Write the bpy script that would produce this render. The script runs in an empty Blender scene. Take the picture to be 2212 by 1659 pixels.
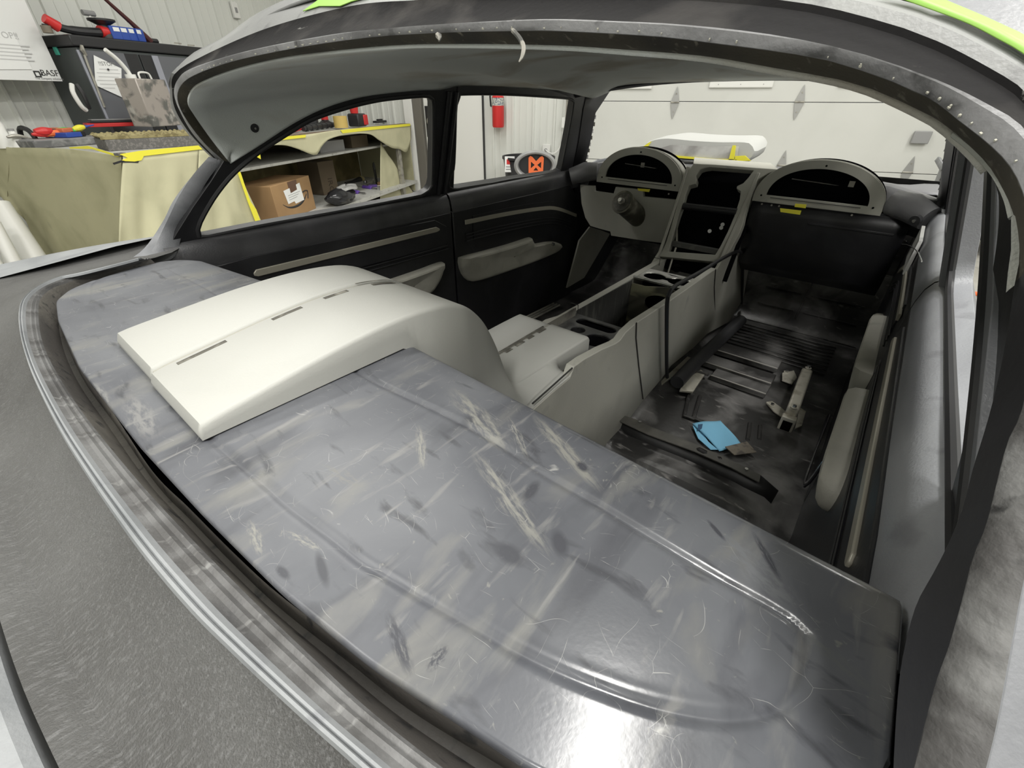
import bpy, math, random
import numpy as np
from mathutils import Vector, Matrix
from mathutils.geometry import tessellate_polygon

random.seed(4)
sc = bpy.context.scene
# ------------------------------------------------------------------ camera
FPX, PITCH, ROLL, YAW = 933.4, math.radians(33.46), math.radians(0.21), math.radians(39.726)
cp, sp = math.cos(PITCH), math.sin(PITCH)
FW = Vector((-math.sin(YAW)*cp, math.cos(YAW)*cp, -sp))
R0 = Vector((math.cos(YAW), math.sin(YAW), 0)); U0 = R0.cross(FW)
RT = R0*math.cos(ROLL) + U0*math.sin(ROLL); UP = U0*math.cos(ROLL) - R0*math.sin(ROLL)
EYE = Vector((.67, 0, 1.29))
cd = bpy.data.cameras.new('camera'); cam = bpy.data.objects.new('camera', cd); sc.collection.objects.link(cam)
cd.sensor_fit = 'HORIZONTAL'; cd.sensor_width = 36; cd.lens = 36*FPX/2212; cd.clip_start = .01
cam.matrix_world = Matrix(((RT.x, UP.x, -FW.x, EYE.x), (RT.y, UP.y, -FW.y, EYE.y), (RT.z, UP.z, -FW.z, EYE.z), (0, 0, 0, 1)))
sc.camera = cam
# ------------------------------------------------------------------ world, exposure, lights
w = bpy.data.worlds.new('world'); sc.world = w; w.use_nodes = True
w.node_tree.nodes['Background'].inputs[0].default_value = (.9, .95, 1, 1)
w.node_tree.nodes['Background'].inputs[1].default_value = .05
vs = sc.view_settings; vs.view_transform = 'Standard'; vs.look = 'None'; vs.gamma = 1; vs.use_curve_mapping = False
vs.exposure = 0.0
BA = math.radians(18.83)                              # the building stands turned against the car
BXV = Vector((math.cos(BA), math.sin(BA), 0)); BYV = Vector((-math.sin(BA), math.cos(BA), 0)); ZV = Vector((0, 0, 1))
def B(x, y, z): return BXV*x + BYV*y + ZV*z
CEIL = 3.9
# ceiling lights: (bx, by, length along by, width, watts)
LAMPS = [(.80, .58, 1.25, .27, 60), (3.9, -1.3, 1.4, .32, 60), (-1.6, -1.3, 1.4, .32, 50), (.73, -2.7, 1.25, .3, 140), (2.3, 1.1, 1.25, .30, 80),
         (4.6, 2.2, 1.4, .32, 60), (-1.9, 2.2, 1.4, .32, 55), (-1.9, 4.6, 1.4, .32, 40), (3.4, 4.4, 1.4, .32, 35), (0.8, 4.4, 1.4, .32, 35)]
for (lx, ly, ll, lw, lp) in LAMPS:
    ld = bpy.data.lights.new('ceiling_light_glow', 'AREA'); ld.shape = 'RECTANGLE'; ld.size = lw; ld.size_y = ll
    ld.energy = lp; ld.color = (1, .985, .945)
    lo = bpy.data.objects.new('ceiling_light_glow', ld); sc.collection.objects.link(lo)
    lo.location = B(lx, ly, CEIL-.10); lo.rotation_euler = (0, 0, BA)

# ------------------------------------------------------------------ measuring helpers: a sight line met with a known surface
def ray(x, y): return FW + RT*((x-1106)/FPX) - UP*((y-829.5)/FPX)
PL = {'x': Vector((1, 0, 0)), 'y': Vector((0, 1, 0)), 'z': Vector((0, 0, 1))}
def plane(x, y, n, d):
    r = ray(x, y); return EYE + r*((d - EYE.dot(n))/r.dot(n))
def P(x, y, ax, v):
    if ax in PL: return plane(x, y, PL[ax], v)
    if ax == 'S':                                       # side glass, leans in towards the roof; v = -1 left, +1 right, scaled by offset
        s = 1 if v > 0 else -1; off = abs(v)-1
        n = Vector((s, 0, .3)); return plane(x, y, n, .82+.285+off)
    if ax == 'W':                                       # rear glass surface, v moves it outwards
        n = Vector((0, -.40, .48)); n.normalize(); return plane(x, y, n, n.dot(Vector((0, -.02, .97))) + v)
    if ax == 'K':                                       # slope of the centre stack
        n = Vector((0, -.40, .20)); n.normalize(); return plane(x, y, n, n.dot(Vector((0, 2.32, 1.03))) + v)
    if ax == 'bx': return plane(x, y, BXV, v)
    if ax == 'by': return plane(x, y, BYV, v)
def bc(p): return (p.dot(BXV), p.dot(BYV), p.z)
def spline(pts, n, closed=False):
    P_ = [np.array(p, float) for p in pts]
    if closed: P_ = P_ + [P_[0]]
    out = []; m = len(P_)
    if m == 2: return [Vector(P_[0]*(1-t)+P_[1]*t) for t in np.linspace(0, 1, n)]
    for i in range(m-1):
        a = P_[i-1] if i > 0 else (P_[-2] if closed else 2*P_[0]-P_[1])
        d = P_[i+2] if i+2 < m else (P_[1] if closed else 2*P_[-1]-P_[-2])
        b, c = P_[i], P_[i+1]
        for t in np.linspace(0, 1, 12, endpoint=False):
            out.append(.5*((2*b)+(-a+c)*t+(2*a-5*b+4*c-d)*t*t+(-a+3*b-3*c+d)*t**3))
    out.append(P_[-1]); out = np.array(out)
    L = np.concatenate([[0], np.cumsum(np.linalg.norm(np.diff(out, axis=0), axis=1))])
    if closed: tt = np.linspace(0, L[-1], n+1)[:-1]
    else: tt = np.linspace(0, L[-1], n)
    return [Vector([np.interp(t, L, out[:, k]) for k in range(out.shape[1])]) for t in tt]

# ------------------------------------------------------------------ materials
MATS = {}
def nd(nt, t, **k):
    n = nt.nodes.new(t)
    for a, v in k.items():
        if a in n.inputs.keys() if isinstance(a, str) else False: n.inputs[a].default_value = v
        else: setattr(n, a, v)
    return n
def mat(name, col, rough=.6, metal=0, noise=None, bump=None, scratch=None, speck=None, spec=.5, coat=0, coord='Object', streak=None, trans=0):
    if name in MATS: return MATS[name]
    m = bpy.data.materials.new(name); m.use_nodes = True; nt = m.node_tree; b = nt.nodes['Principled BSDF']
    b.inputs['Base Color'].default_value = (*col, 1); b.inputs['Roughness'].default_value = rough; b.inputs['Metallic'].default_value = metal
    b.inputs['Specular IOR Level'].default_value = spec
    if coat: b.inputs['Coat Weight'].default_value = coat; b.inputs['Coat Roughness'].default_value = .2
    if trans: b.inputs['Transmission Weight'].default_value = trans
    tc = nt.nodes.new('ShaderNodeTexCoord'); src = tc.outputs[coord]; cur = None
    def mixc(fac, c2, prev):
        mx = nt.nodes.new('ShaderNodeMix'); mx.data_type = 'RGBA'
        nt.links.new(fac, mx.inputs[0])
        if prev is None: mx.inputs[6].default_value = (*col, 1)
        else: nt.links.new(prev, mx.inputs[6])
        mx.inputs[7].default_value = (*c2, 1); return mx.outputs[2]
    def ramp(out, a, c):
        r = nt.nodes.new('ShaderNodeMapRange'); r.inputs[1].default_value = a; r.inputs[2].default_value = c
        nt.links.new(out, r.inputs[0]); return r.outputs[0]
    def noi(scale, stretch=(1, 1, 1), det=5, rot=(0, 0, 0), dist=0):
        mp = nt.nodes.new('ShaderNodeMapping'); mp.inputs['Scale'].default_value = stretch; mp.inputs['Rotation'].default_value = rot
        nt.links.new(src, mp.inputs[0])
        n = nt.nodes.new('ShaderNodeTexNoise'); n.inputs['Scale'].default_value = scale; n.inputs['Detail'].default_value = det; n.inputs['Distortion'].default_value = dist
        nt.links.new(mp.outputs[0], n.inputs[0]); return n.outputs[0]
    if noise:
        for (c2, scale, a, c, *st) in noise:
            s_ = st[0] if st else (1, 1, 1); rt = st[1] if len(st) > 1 else (0, 0, 0)
            cur = mixc(ramp(noi(scale, s_, 6, rt, .4), a, c), c2, cur)
    if scratch:                                        # thin random hairline scratches: stretched voronoi edges
        for (c2, scale, width, rt, stretch) in scratch:
            mp = nt.nodes.new('ShaderNodeMapping'); mp.inputs['Scale'].default_value = stretch; mp.inputs['Rotation'].default_value = rt
            nt.links.new(src, mp.inputs[0])
            nz = nt.nodes.new('ShaderNodeTexNoise'); nz.inputs['Scale'].default_value = 6; nt.links.new(src, nz.inputs[0])
            ad = nt.nodes.new('ShaderNodeVectorMath'); ad.operation = 'MULTIPLY_ADD'; ad.inputs[1].default_value = (.16, .16, .16)
            nt.links.new(nz.outputs[1], ad.inputs[0]); nt.links.new(mp.outputs[0], ad.inputs[2])
            v = nt.nodes.new('ShaderNodeTexVoronoi'); v.feature = 'DISTANCE_TO_EDGE'; v.inputs['Scale'].default_value = scale
            nt.links.new(ad.outputs[0], v.inputs[0])
            e = nt.nodes.new('ShaderNodeMapRange'); e.inputs[1].default_value = 0; e.inputs[2].default_value = width; e.inputs[3].default_value = 1; e.inputs[4].default_value = 0
            nt.links.new(v.outputs[0], e.inputs[0])
            k = ramp(noi(scale*.9, (1, 1, 1), 3), .56, .66)
            mu = nt.nodes.new('ShaderNodeMath'); mu.operation = 'MULTIPLY'; nt.links.new(e.outputs[0], mu.inputs[0]); nt.links.new(k, mu.inputs[1])
            cur = mixc(mu.outputs[0], c2, cur)
    if speck:
        c2, scale, size = speck
        v = nt.nodes.new('ShaderNodeTexVoronoi'); v.inputs['Scale'].default_value = scale; nt.links.new(src, v.inputs[0])
        e = nt.nodes.new('ShaderNodeMapRange'); e.inputs[1].default_value = size*.6; e.inputs[2].default_value = size; e.inputs[3].default_value = 1; e.inputs[4].default_value = 0
        nt.links.new(v.outputs[0], e.inputs[0]); cur = mixc(e.outputs[0], c2, cur)
    if cur is not None: nt.links.new(cur, b.inputs['Base Color'])
    if bump:
        h = noi(bump[0], bump[2] if len(bump) > 2 else (1, 1, 1), 4)
        bp = nt.nodes.new('ShaderNodeBump'); bp.inputs['Strength'].default_value = bump[1]; bp.inputs['Distance'].default_value = .002
        nt.links.new(h, bp.inputs['Height']); nt.links.new(bp.outputs[0], b.inputs['Normal'])
    MATS[name] = m; return m

tray_m = mat('scuffed_grey_plastic', (.098, .102, .115), .19, 0,
    noise=[((.14, .145, .158), 6, .40, .66), ((.068, .07, .08), 16, .54, .72, (1, .3, 1), (0, 0, .6)), ((.17, .17, .165), 9, .56, .70, (2.2, .7, 1), (0, 0, .9)),
           ((.06, .062, .07), 45, .60, .72, (.3, 1, 1), (0, 0, .4)), ((.19, .19, .19), 70, .60, .74, (1, .18, 1), (0, 0, 1.2)), ((.2, .2, .19), 140, .68, .78)],
    scratch=[((.36, .36, .35), 26, .0035, (0, 0, .5), (1, .25, 1)), ((.33, .33, .32), 48, .006, (0, 0, 2.1), (.3, 1, 1)), ((.34, .34, .33), 34, .005, (0, 0, 1.3), (.2, 1, 1))],
    bump=(260, .025))
primer_m = mat('sanded_dark_primer', (.10, .10, .105), .5, 0,
    noise=[((.24, .24, .245), 4, .40, .62), ((.05, .05, .052), 7, .58, .75), ((.34, .34, .34), 60, .55, .8, (1, .06, .3), (0, 0, .5))], bump=(300, .25))
ledge_m = mat('streaked_ledge_primer', (.085, .083, .082), .5, 0, noise=[((.16, .16, .16), 22, .42, .62, (1, .12, 1), (0, 0, .75)), ((.24, .24, .235), 90, .6, .75, (1, .06, 1), (0, 0, .75)), ((.045, .044, .046), 8, .58, .7)], bump=(300, .3))
coarse_m = mat('coarse_dark_primer', (.055, .053, .052), .6, 0, noise=[((.15, .15, .148), 26, .46, .66), ((.26, .26, .255), 8, .62, .74), ((.02, .02, .02), 60, .6, .7)], bump=(120, .8))
fender_m = mat('sanded_grey_primer', (.21, .22, .23), .45, 0, noise=[((.29, .30, .31), 5, .4, .6), ((.18, .185, .2), 30, .6, .8, (1, .1, 1), (0, 0, .6))], bump=(260, .2))
deck_m = mat('dusty_grey_primer', (.062, .061, .059), .55, 0, noise=[((.10, .10, .098), 3, .4, .65), ((.14, .14, .14), 420, .5, .8, (1, .05, 1), (0, 0, .9)), ((.07, .07, .07), 300, .58, .75)], bump=(700, .5))
inner_m = mat('satin_black_paint', (.012, .012, .014), .42, 0, noise=[((.03, .03, .034), 6, .5, .8)], bump=(120, .12))
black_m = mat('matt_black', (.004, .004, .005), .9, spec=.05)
lightbody_m = mat('rubbed_silver_primer', (.20, .205, .22), .42, 0, noise=[((.11, .115, .125), 8, .5, .7, (1, .3, 1)), ((.30, .31, .33), 5, .55, .75)], bump=(300, .2))
head_m = mat('headliner_grey_green', (.56, .59, .575), .75, 0, noise=[((.36, .34, .29), 3.5, .48, .66), ((.62, .64, .63), 6, .55, .75, (1, .4, 1))], bump=(500, .35))
tan_m = mat('raw_olive_flange', (.05, .044, .03), .8, 0, noise=[((.022, .02, .016), 9, .42, .62), ((.15, .14, .11), 90, .62, .72)], bump=(90, .4))
lip_m = mat('scraped_pinchweld_primer', (.17, .17, .175), .5, 0, noise=[((.32, .32, .33), 6, .42, .6), ((.05, .05, .05), 22, .58, .68), ((.6, .6, .57), 45, .68, .74, (1, .35, 1))], bump=(180, .4))
band_m = mat('old_black_sealer', (.014, .0135, .014), .85, 0, spec=.12, noise=[((.05, .047, .045), 9, .5, .72), ((.3, .3, .28), 60, .68, .74, (.35, 1, 1))], bump=(120, .35))
green_m = mat('fluorescent_green_tape', (.27, .50, .08), .5)
roof_m = mat('sanded_roof_primer', (.17, .172, .175), .45, 0, noise=[((.28, .285, .28), 3, .4, .62), ((.13, .13, .135), 40, .6, .8, (1, .1, 1))], bump=(300, .15))
white_m = mat('cream_console_primer', (.43, .43, .405), .5, 0, noise=[((.395, .395, .37), 5, .55, .8)], bump=(350, .12))
cons_m = mat('grey_beige_console_primer', (.40, .395, .35), .65, 0, noise=[((.34, .335, .295), 5, .5, .75), ((.28, .27, .25), 12, .66, .8)], bump=(420, .35))
consin_m = mat('overspray_dark_interior', (.05, .05, .048), .6, 0, noise=[((.17, .17, .15), 14, .52, .75, (3, 3, .5))])
seam_m = mat('dark_seam', (.03, .03, .028), .8)
trim_m = mat('champagne_trim', (.38, .36, .30), .4, .2)
arm_m = mat('grey_armrest_primer', (.42, .41, .36), .6, 0, noise=[((.33, .32, .28), 9, .5, .7)], bump=(400, .3))
chrome_m = mat('brushed_steel', (.6, .6, .6), .25, 1, noise=[((.3, .3, .3), 20, .55, .75)])
brk_m = mat('bright_bracket_steel', (.72, .69, .60), .45, .25, noise=[((.42, .39, .31), 22, .5, .72)])
galv_m = mat('weathered_bracket_steel', (.40, .385, .34), .42, .5, noise=[((.2, .19, .17), 14, .5, .7)])
floorpan_m = mat('glossy_black_floor_pan', (.04, .039, .038), .30, 0, noise=[((.22, .215, .21), 5, .46, .68), ((.26, .25, .24), 45, .62, .75, (.3, 1, 1))], bump=(60, .25))  # broad pale noise paints in light patches on the black floor
chan_m = mat('dusty_window_channel', (.065, .06, .055), .55, 0, noise=[((.16, .15, .13), 3, .5, .72), ((.03, .03, .03), 60, .58, .7)], bump=(200, .35))
blue_m = mat('blue_shop_towel', (.20, .48, .68), .85, bump=(300, .5))
brown_m = mat('brown_scrap', (.16, .14, .11), .7, noise=[((.08, .07, .06), 30, .5, .6)])
yellow_m = mat('yellow_masking_tape', (.85, .78, .06), .6)
paper_m = mat('kraft_masking_paper', (.44, .42, .27), .85, 0, noise=[((.36, .345, .215), 3, .45, .65), ((.26, .255, .18), 2, .62, .78)], bump=(9, .8))
paperb_m = mat('clean_masking_paper', (.53, .51, .34), .85, 0, noise=[((.47, .455, .30), 4, .45, .65)], bump=(12, .8))
wall_m = mat('white_ribbed_steel', (.72, .73, .69), .45)
wallr_m = wall_m
gdoor_m = mat('white_garage_door_paint', (.66, .665, .63), .5, noise=[((.62, .625, .59), 2, .4, .7)])
conc_m = mat('dusty_concrete', (.36, .345, .31), .7, 0, noise=[((.45, .44, .40), 2, .4, .6), ((.24, .23, .21), 8, .6, .75)], bump=(60, .3))
cab_m = mat('dark_grey_cabinet_paint', (.13, .135, .15), .5)
cabside_m = mat('charcoal_cabinet_side', (.075, .085, .085), .5)
cabedge_m = mat('blue_grey_edge', (.32, .33, .38), .4)
redp_m = mat('red_plastic', (.62, .03, .03), .4)
orange_m = mat('orange_plastic', (.85, .17, .05), .5)
greenp_m = mat('green_plastic', (.05, .55, .12), .4)
teal_m = mat('teal_plastic', (.08, .5, .38), .5)
bluep_m = mat('blue_plastic', (.03, .08, .38), .4)
purple_m = mat('purple_plastic', (.16, .08, .42), .5)
dkp_m = mat('black_plastic', (.02, .02, .022), .45)
greyp_m = mat('grey_plastic', (.3, .3, .3), .5)
whitep_m = mat('white_plastic', (.8, .8, .77), .4)
sheet_m = mat('white_paper', (.85, .86, .85), .8)
ink_m = mat('grey_ink', (.25, .25, .25), .8)
blackink_m = mat('black_ink', (.03, .03, .03), .7)
foamg_m = mat('grey_foam', (.13, .125, .12), .95, 0, noise=[((.20, .19, .18), 60, .5, .6)], bump=(120, 1))
foamy_m = mat('yellow_egg_crate_foam', (.30, .26, .13), .95, 0, noise=[((.18, .15, .07), 20, .5, .6)], bump=(90, 1))
tin_m = mat('paint_stained_tin', (.42, .38, .35), .4, .4, noise=[((.16, .16, .15), 9, .5, .62), ((.62, .6, .56), 7, .6, .7)])
card_m = mat('brown_cardboard', (.38, .235, .11), .8, noise=[((.33, .2, .095), 4, .4, .7)])
cardd_m = mat('dark_cardboard', (.13, .10, .065), .85)
shelf_m = mat('worn_white_shelf_steel', (.5, .5, .47), .5, noise=[((.35, .34, .31), 20, .55, .7)])
wood_m = mat('yellow_pegboard_back', (.22, .18, .08), .8, noise=[((.14, .115, .05), 5, .4, .6)])
wrap_m = mat('white_wrap_film', (.50, .505, .485), .5, bump=(8, .8))
wrapg_m = mat('grey_wrap_film', (.35, .34, .33), .45, noise=[((.6, .6, .58), 6, .45, .6)], bump=(10, .9))
hinge_m = mat('galvanised_hinge', (.42, .42, .41), .4, .4)
led_m = bpy.data.materials.new('lamp_diffuser'); led_m.use_nodes = True
_b = led_m.node_tree.nodes['Principled BSDF']; _b.inputs['Emission Color'].default_value = (1, .985, .93, 1); _b.inputs['Emission Strength'].default_value = 9

# ------------------------------------------------------------------ mesh building
def wloc(o):
    v = Vector((0, 0, 0))
    while o is not None: v = v + o.location; o = o.parent
    return v
class M:
    def __init__(s): s.v = []; s.f = []
    def add(s, vs, fs):
        n = len(s.v); s.v += [Vector(v) for v in vs]; s.f += [tuple(i+n for i in f) for f in fs]; return s
    def box(s, c, size, ax=(Vector((1, 0, 0)), Vector((0, 1, 0)), Vector((0, 0, 1)))):
        c = Vector(c); a, b, d = ax; hx, hy, hz = [k/2 for k in size]
        vs = [c + a*hx*i + b*hy*j + d*hz*k for i in (-1, 1) for j in (-1, 1) for k in (-1, 1)]
        return s.add(vs, [(0, 1, 3, 2), (4, 6, 7, 5), (0, 4, 5, 1), (2, 3, 7, 6), (0, 2, 6, 4), (1, 5, 7, 3)])
    def tube(s, pts, r, seg=10, cap=True):
        pts = [Vector(p) for p in pts]; n = len(pts); rr = r if isinstance(r, (list, tuple)) else [r]*n
        rings = []; up = None
        for i, p in enumerate(pts):
            t = (pts[min(i+1, n-1)] - pts[max(i-1, 0)]).normalized()
            if up is None: up = t.orthogonal().normalized()
            up = (up - t*up.dot(t)).normalized(); sd = t.cross(up)
            rings.append([p + (up*math.cos(2*math.pi*k/seg) + sd*math.sin(2*math.pi*k/seg))*rr[i] for k in range(seg)])
        vs = [v for q in rings for v in q]; fs = []
        for i in range(n-1):
            for k in range(seg):
                k2 = (k+1) % seg; fs.append((i*seg+k, i*seg+k2, (i+1)*seg+k2, (i+1)*seg+k))
        if cap: fs += [tuple(range(seg))[::-1], tuple(range((n-1)*seg, n*seg))]
        return s.add(vs, fs)
    def grid(s, rows, closed=False):
        n = len(rows[0]); vs = [v for r in rows for v in r]; fs = []
        for i in range(len(rows)-1):
            for k in range(n if closed else n-1):
                k2 = (k+1) % n; fs.append((i*n+k, i*n+k2, (i+1)*n+k2, (i+1)*n+k))
        return s.add(vs, fs)
    def plate(s, outer, holes, vec):                   # flat outline with holes, given thickness along vec
        loops = [[Vector(p) for p in outer]] + [[Vector(p) for p in h] for h in holes]
        flat = [p for l in loops for p in l]; n = len(flat); vec = Vector(vec)
        tr = tessellate_polygon(loops)
        fs = [tuple(t) for t in tr] + [tuple(i+n for i in t)[::-1] for t in tr]; o = 0
        for l in loops:
            m = len(l)
            for k in range(m): fs.append((o+k, o+(k+1) % m, n+o+(k+1) % m, n+o+k))
            o += m
        return s.add(flat + [p+vec for p in flat], fs)
    def build(s, name, m, parent=None, bevel=0, smooth=True, thick=0, sub=0, base=None, kind=None, off=-1, angle=35):
        if parent is not None: org = wloc(parent); loc = Vector((0, 0, 0))
        else:
            xs = np.array([tuple(v) for v in s.v]); org = Vector((xs[:, 0].mean(), xs[:, 1].mean(), xs[:, 2].min())); loc = org
        me = bpy.data.meshes.new(name); me.from_pydata([tuple(v-org) for v in s.v], [], s.f)
        import bmesh
        bm = bmesh.new(); bm.from_mesh(me); bmesh.ops.remove_doubles(bm, verts=bm.verts, dist=1e-5); bmesh.ops.recalc_face_normals(bm, faces=bm.faces); bm.to_mesh(me); bm.free()
        me.materials.append(m)
        if smooth:
            me.polygons.foreach_set('use_smooth', [True]*len(me.polygons))
            me.set_sharp_from_angle(angle=math.radians(angle))
        o = bpy.data.objects.new(name, me); sc.collection.objects.link(o); o.location = loc
        if parent is not None: o.parent = parent
        if thick: q = o.modifiers.new('s', 'SOLIDIFY'); q.thickness = thick; q.offset = off
        if bevel: q = o.modifiers.new('b', 'BEVEL'); q.width = bevel; q.segments = 2; q.limit_method = 'ANGLE'; q.angle_limit = math.radians(40)
        if sub: q = o.modifiers.new('u', 'SUBSURF'); q.levels = sub; q.render_levels = sub
        if kind: o['kind'] = kind
        return o
def tag(o, label, cat, group=None):
    o['label'] = label; o['category'] = cat
    if group: o['group'] = group
    return o
def empty(name, loc, label, cat, group=None):
    o = bpy.data.objects.new(name, None); sc.collection.objects.link(o); o.location = loc; o.empty_display_size = .1
    return tag(o, label, cat, group)
BAX = (BXV, BYV, ZV)
def text(name, s, size, origin, xdir, ydir, m, parent, depth=.001, align='CENTER'):
    c = bpy.data.curves.new('t', 'FONT'); c.body = s; c.size = size; c.extrude = depth; c.align_x = align; c.resolution_u = 3
    t = bpy.data.objects.new('t', c); sc.collection.objects.link(t)
    bpy.context.view_layer.update()
    me = bpy.data.meshes.new_from_object(t.evaluated_get(bpy.context.evaluated_depsgraph_get()))
    bpy.data.objects.remove(t)
    zd = xdir.cross(ydir); org = wloc(parent)
    for v in me.vertices: v.co = origin + xdir*v.co.x + ydir*v.co.y + zd*v.co.z - org
    me.materials.clear(); me.materials.append(m)
    o = bpy.data.objects.new(name, me); sc.collection.objects.link(o); o.parent = parent; return o
def mir(pts): return [Vector((-p[0], p[1], p[2])) for p in pts]


# =================================================================== THE CAR
car = empty('car', (0, 1.2, 0), 'stripped classic coupe shell in sanded dark primer, seen through its open rear window', 'car')
def PP_(lst, ax=None, v=None):                          # list of (x, y[, axis, value]) to points
    out = []
    for p in lst: out.append(P(p[0], p[1], *(p[2:] if len(p) > 2 else (ax, v))))
    return out

# ---- rear window surround and roof -----------------------------------
A = PP_([(480,345,'x',-.755),(440,308,'x',-.735),(400,255,'x',-.70),(383,215,'x',-.655),(390,185,'x',-.61),(420,162),(500,133),(640,103),(800,80),(950,70),(1100,66),(1200,66),(1406,77),(1529,91),(1749,121),(1886,160),(2000,208),(2069,258),(2138,312),(2185,362),(2215,430),(2238,550),(2238,720),(2212,880),(2177,961),(2134,1130),(2104,1205),(2080,1303),(2053,1400),(2024,1480),(1975,1659),(1940,1790)], 'W', 0)
Bf = PP_([(494,350,'x',-.758),(455,300,'x',-.74),(420,250,'x',-.70),(405,222,'x',-.65),(412,195,'x',-.61),(436,176),(503,150),(600,126),(700,112),(850,98),(1000,95),(1200,98),(1360,108),(1520,121),(1657,144),(1831,176),(1930,212),(2014,252),(2069,293),(2133,357),(2172,425),(2191,480),(2196,560),(2182,680),(2161,798),(2134,907),(2101,1015),(2080,1097),(2047,1178),(2015,1240),(1978,1310),(1950,1420),(1938,1520),(1930,1659),(1925,1790)], 'W', -.022)
Cr = PP_([(470,346,'x',-.775),(418,291,'x',-.765),(386,235,'x',-.72),(376,199,'x',-.665),(384,172,'x',-.61),(413,148),(526,112),(707,76),(850,60),(955,52),(1100,44),(1200,41),(1340,46),(1474,53),(1657,73),(1840,110),(2023,172),(2161,240),(2212,278),(2290,400),(2325,550),(2325,720),(2300,900),(2255,1100),(2212,1251),(2155,1553),(2130,1659),(2100,1790)], 'W', .008)
Dr = PP_([(466,346,'x',-.79),(413,292,'x',-.785),(380,240,'x',-.745),(372,199,'x',-.68),(377,160,'x',-.61),(436,122),(571,63),(752,14),(900,0),(1023,-8),(1200,-16),(1450,-16),(1703,2),(1886,41),(2023,88),(2161,160),(2212,197),(2330,330),(2385,550),(2395,800),(2380,1100),(2330,1500),(2300,1790)], 'W', .002)
Er = PP_([(462,346,'x',-.81),(408,292,'x',-.805),(373,240,'x',-.765),(367,200,'x',-.70),(369,165,'x',-.63),(413,117),(481,81),(553,30),(650,-12),(850,-50),(1050,-62),(1300,-68),(1600,-55),(1800,-30),(1955,2),(2080,45),(2212,119),(2350,230),(2440,420),(2470,700),(2470,1000),(2440,1400),(2400,1790)], 'W', -.008)
CNT = (24, 60, 24, 12, 14, 6); N = sum(CNT)
def seg(pts, br):                                      # even spacing between matching landmarks
    full = []
    for i in range(len(pts)-1):
        a = pts[i-1] if i > 0 else pts[0]*2-pts[1]; d = pts[i+2] if i+2 < len(pts) else pts[-1]*2-pts[-2]; b, c = pts[i], pts[i+1]
        full.append([.5*((2*b)+(c-a)*t+(2*a-5*b+4*c-d)*t*t+(3*b-a-3*c+d)*t**3) for t in np.linspace(0, 1, 10, endpoint=False)])
    out = []
    for k, n in enumerate(CNT):
        q = [p for f in full[br[k]:br[k+1]] for p in f] + [pts[br[k+1]]]
        L = np.concatenate([[0], np.cumsum([(b-a).length for a, b in zip(q[:-1], q[1:])])])
        last = k == len(CNT)-1
        for t in np.linspace(0, L[-1], n, endpoint=last): out.append(Vector([np.interp(t, L, [p[c] for p in q]) for c in range(3)]))
    return out
rA = seg(A, (0, 4, 16, 23, 27, 30, 31)); rB = seg(Bf, (0, 4, 17, 25, 29, 33, 34)); rC = seg(Cr, (0, 4, 16, 22, 24, 26, 27))
rD = seg(Dr, (0, 4, 14, 19, 20, 21, 22)); rE = seg(Er, (0, 4, 15, 19, 20, 21, 22))
def near(row, x, y):
    g = P(x, y, 'W', -.022); return min(range(len(row)), key=lambda i: (row[i]-g).length)
def lerp(r1, r2, t, dv=Vector((0, 0, 0))): return [a.lerp(b, t)+dv for a, b in zip(r1, r2)]
nW = Vector((0, -.64, .77))
fl_rows = [rB, lerp(rB, rA, .55, -nW*.003), lerp(rB, rA, .96)]
M().grid([r[:100] for r in fl_rows]).build('pinchweld_flange', tan_m, car)
M().grid([r[99:] for r in fl_rows]).build('pillar_rubber_seat', inner_m, car)
lip_rows = [lerp(rB, rA, .96), rA, lerp(rA, rC, .25, nW*.002), lerp(rA, rC, .7, nW*.002), rC]
M().grid([r[:98] for r in lip_rows]).build('window_lip', lip_m, car)
M().grid([r[97:] for r in lip_rows]).build('pillar_lip', coarse_m, car)
M().plate(PP_([(2184,470),(2194,476),(2198,520),(2196,575),(2186,622),(2173,632),(2177,590),(2184,540)], 'W', -.019), [], nW*.002).build('torn_liner_edge', mat('pale_liner', (.34, .35, .32), .9, bump=(300, .6)), car)
M().tube(spline(PP_([(2060,290),(2100,322),(2147,372),(2176,425),(2188,470)], 'W', -.0215), 20), .0018, 6).build('torn_liner_edge', mat('pale_liner', (0, 0, 0)), car)
bandrows = [rC, lerp(rC, rD, .10, -nW*.003), lerp(rC, rD, .5, -nW*.004), lerp(rC, rD, .9, -nW*.003), rD]
M().grid([r[:98] for r in bandrows]).build('sealer_band', band_m, car)
M().grid([r[97:] for r in bandrows]).build('quarter_outer', lightbody_m, car)
rF = [Vector((p.x*.97, p.y+.10, min(p.z+.035, 1.47))) for p in rE]
M().grid([rD, lerp(rD, rE, .25, nW*.004), lerp(rD, rE, .6, nW*.002), rE]).build('roof_edge', roof_m, car)
# the sheet over the roof itself
rows = []
hdr = lambda x: 2.22 - .25*x*x
for t in np.linspace(0, 1, 18):
    row = []
    for x in np.linspace(-.735, .735, 33):
        y0 = .52 + .0*abs(x); y1 = hdr(x); y = y0 + (y1-y0)*t
        z = 1.465 - .16*abs(x/.80)**3.2 - .05*(2*t-1)**2*(1 if t > .5 else .25) - (.0 if t > .02 else .02)
        row.append(Vector((x, y, z)))
    rows.append(row)
M().grid(rows).build('roof_skin', roof_m, car, thick=.004)
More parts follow.
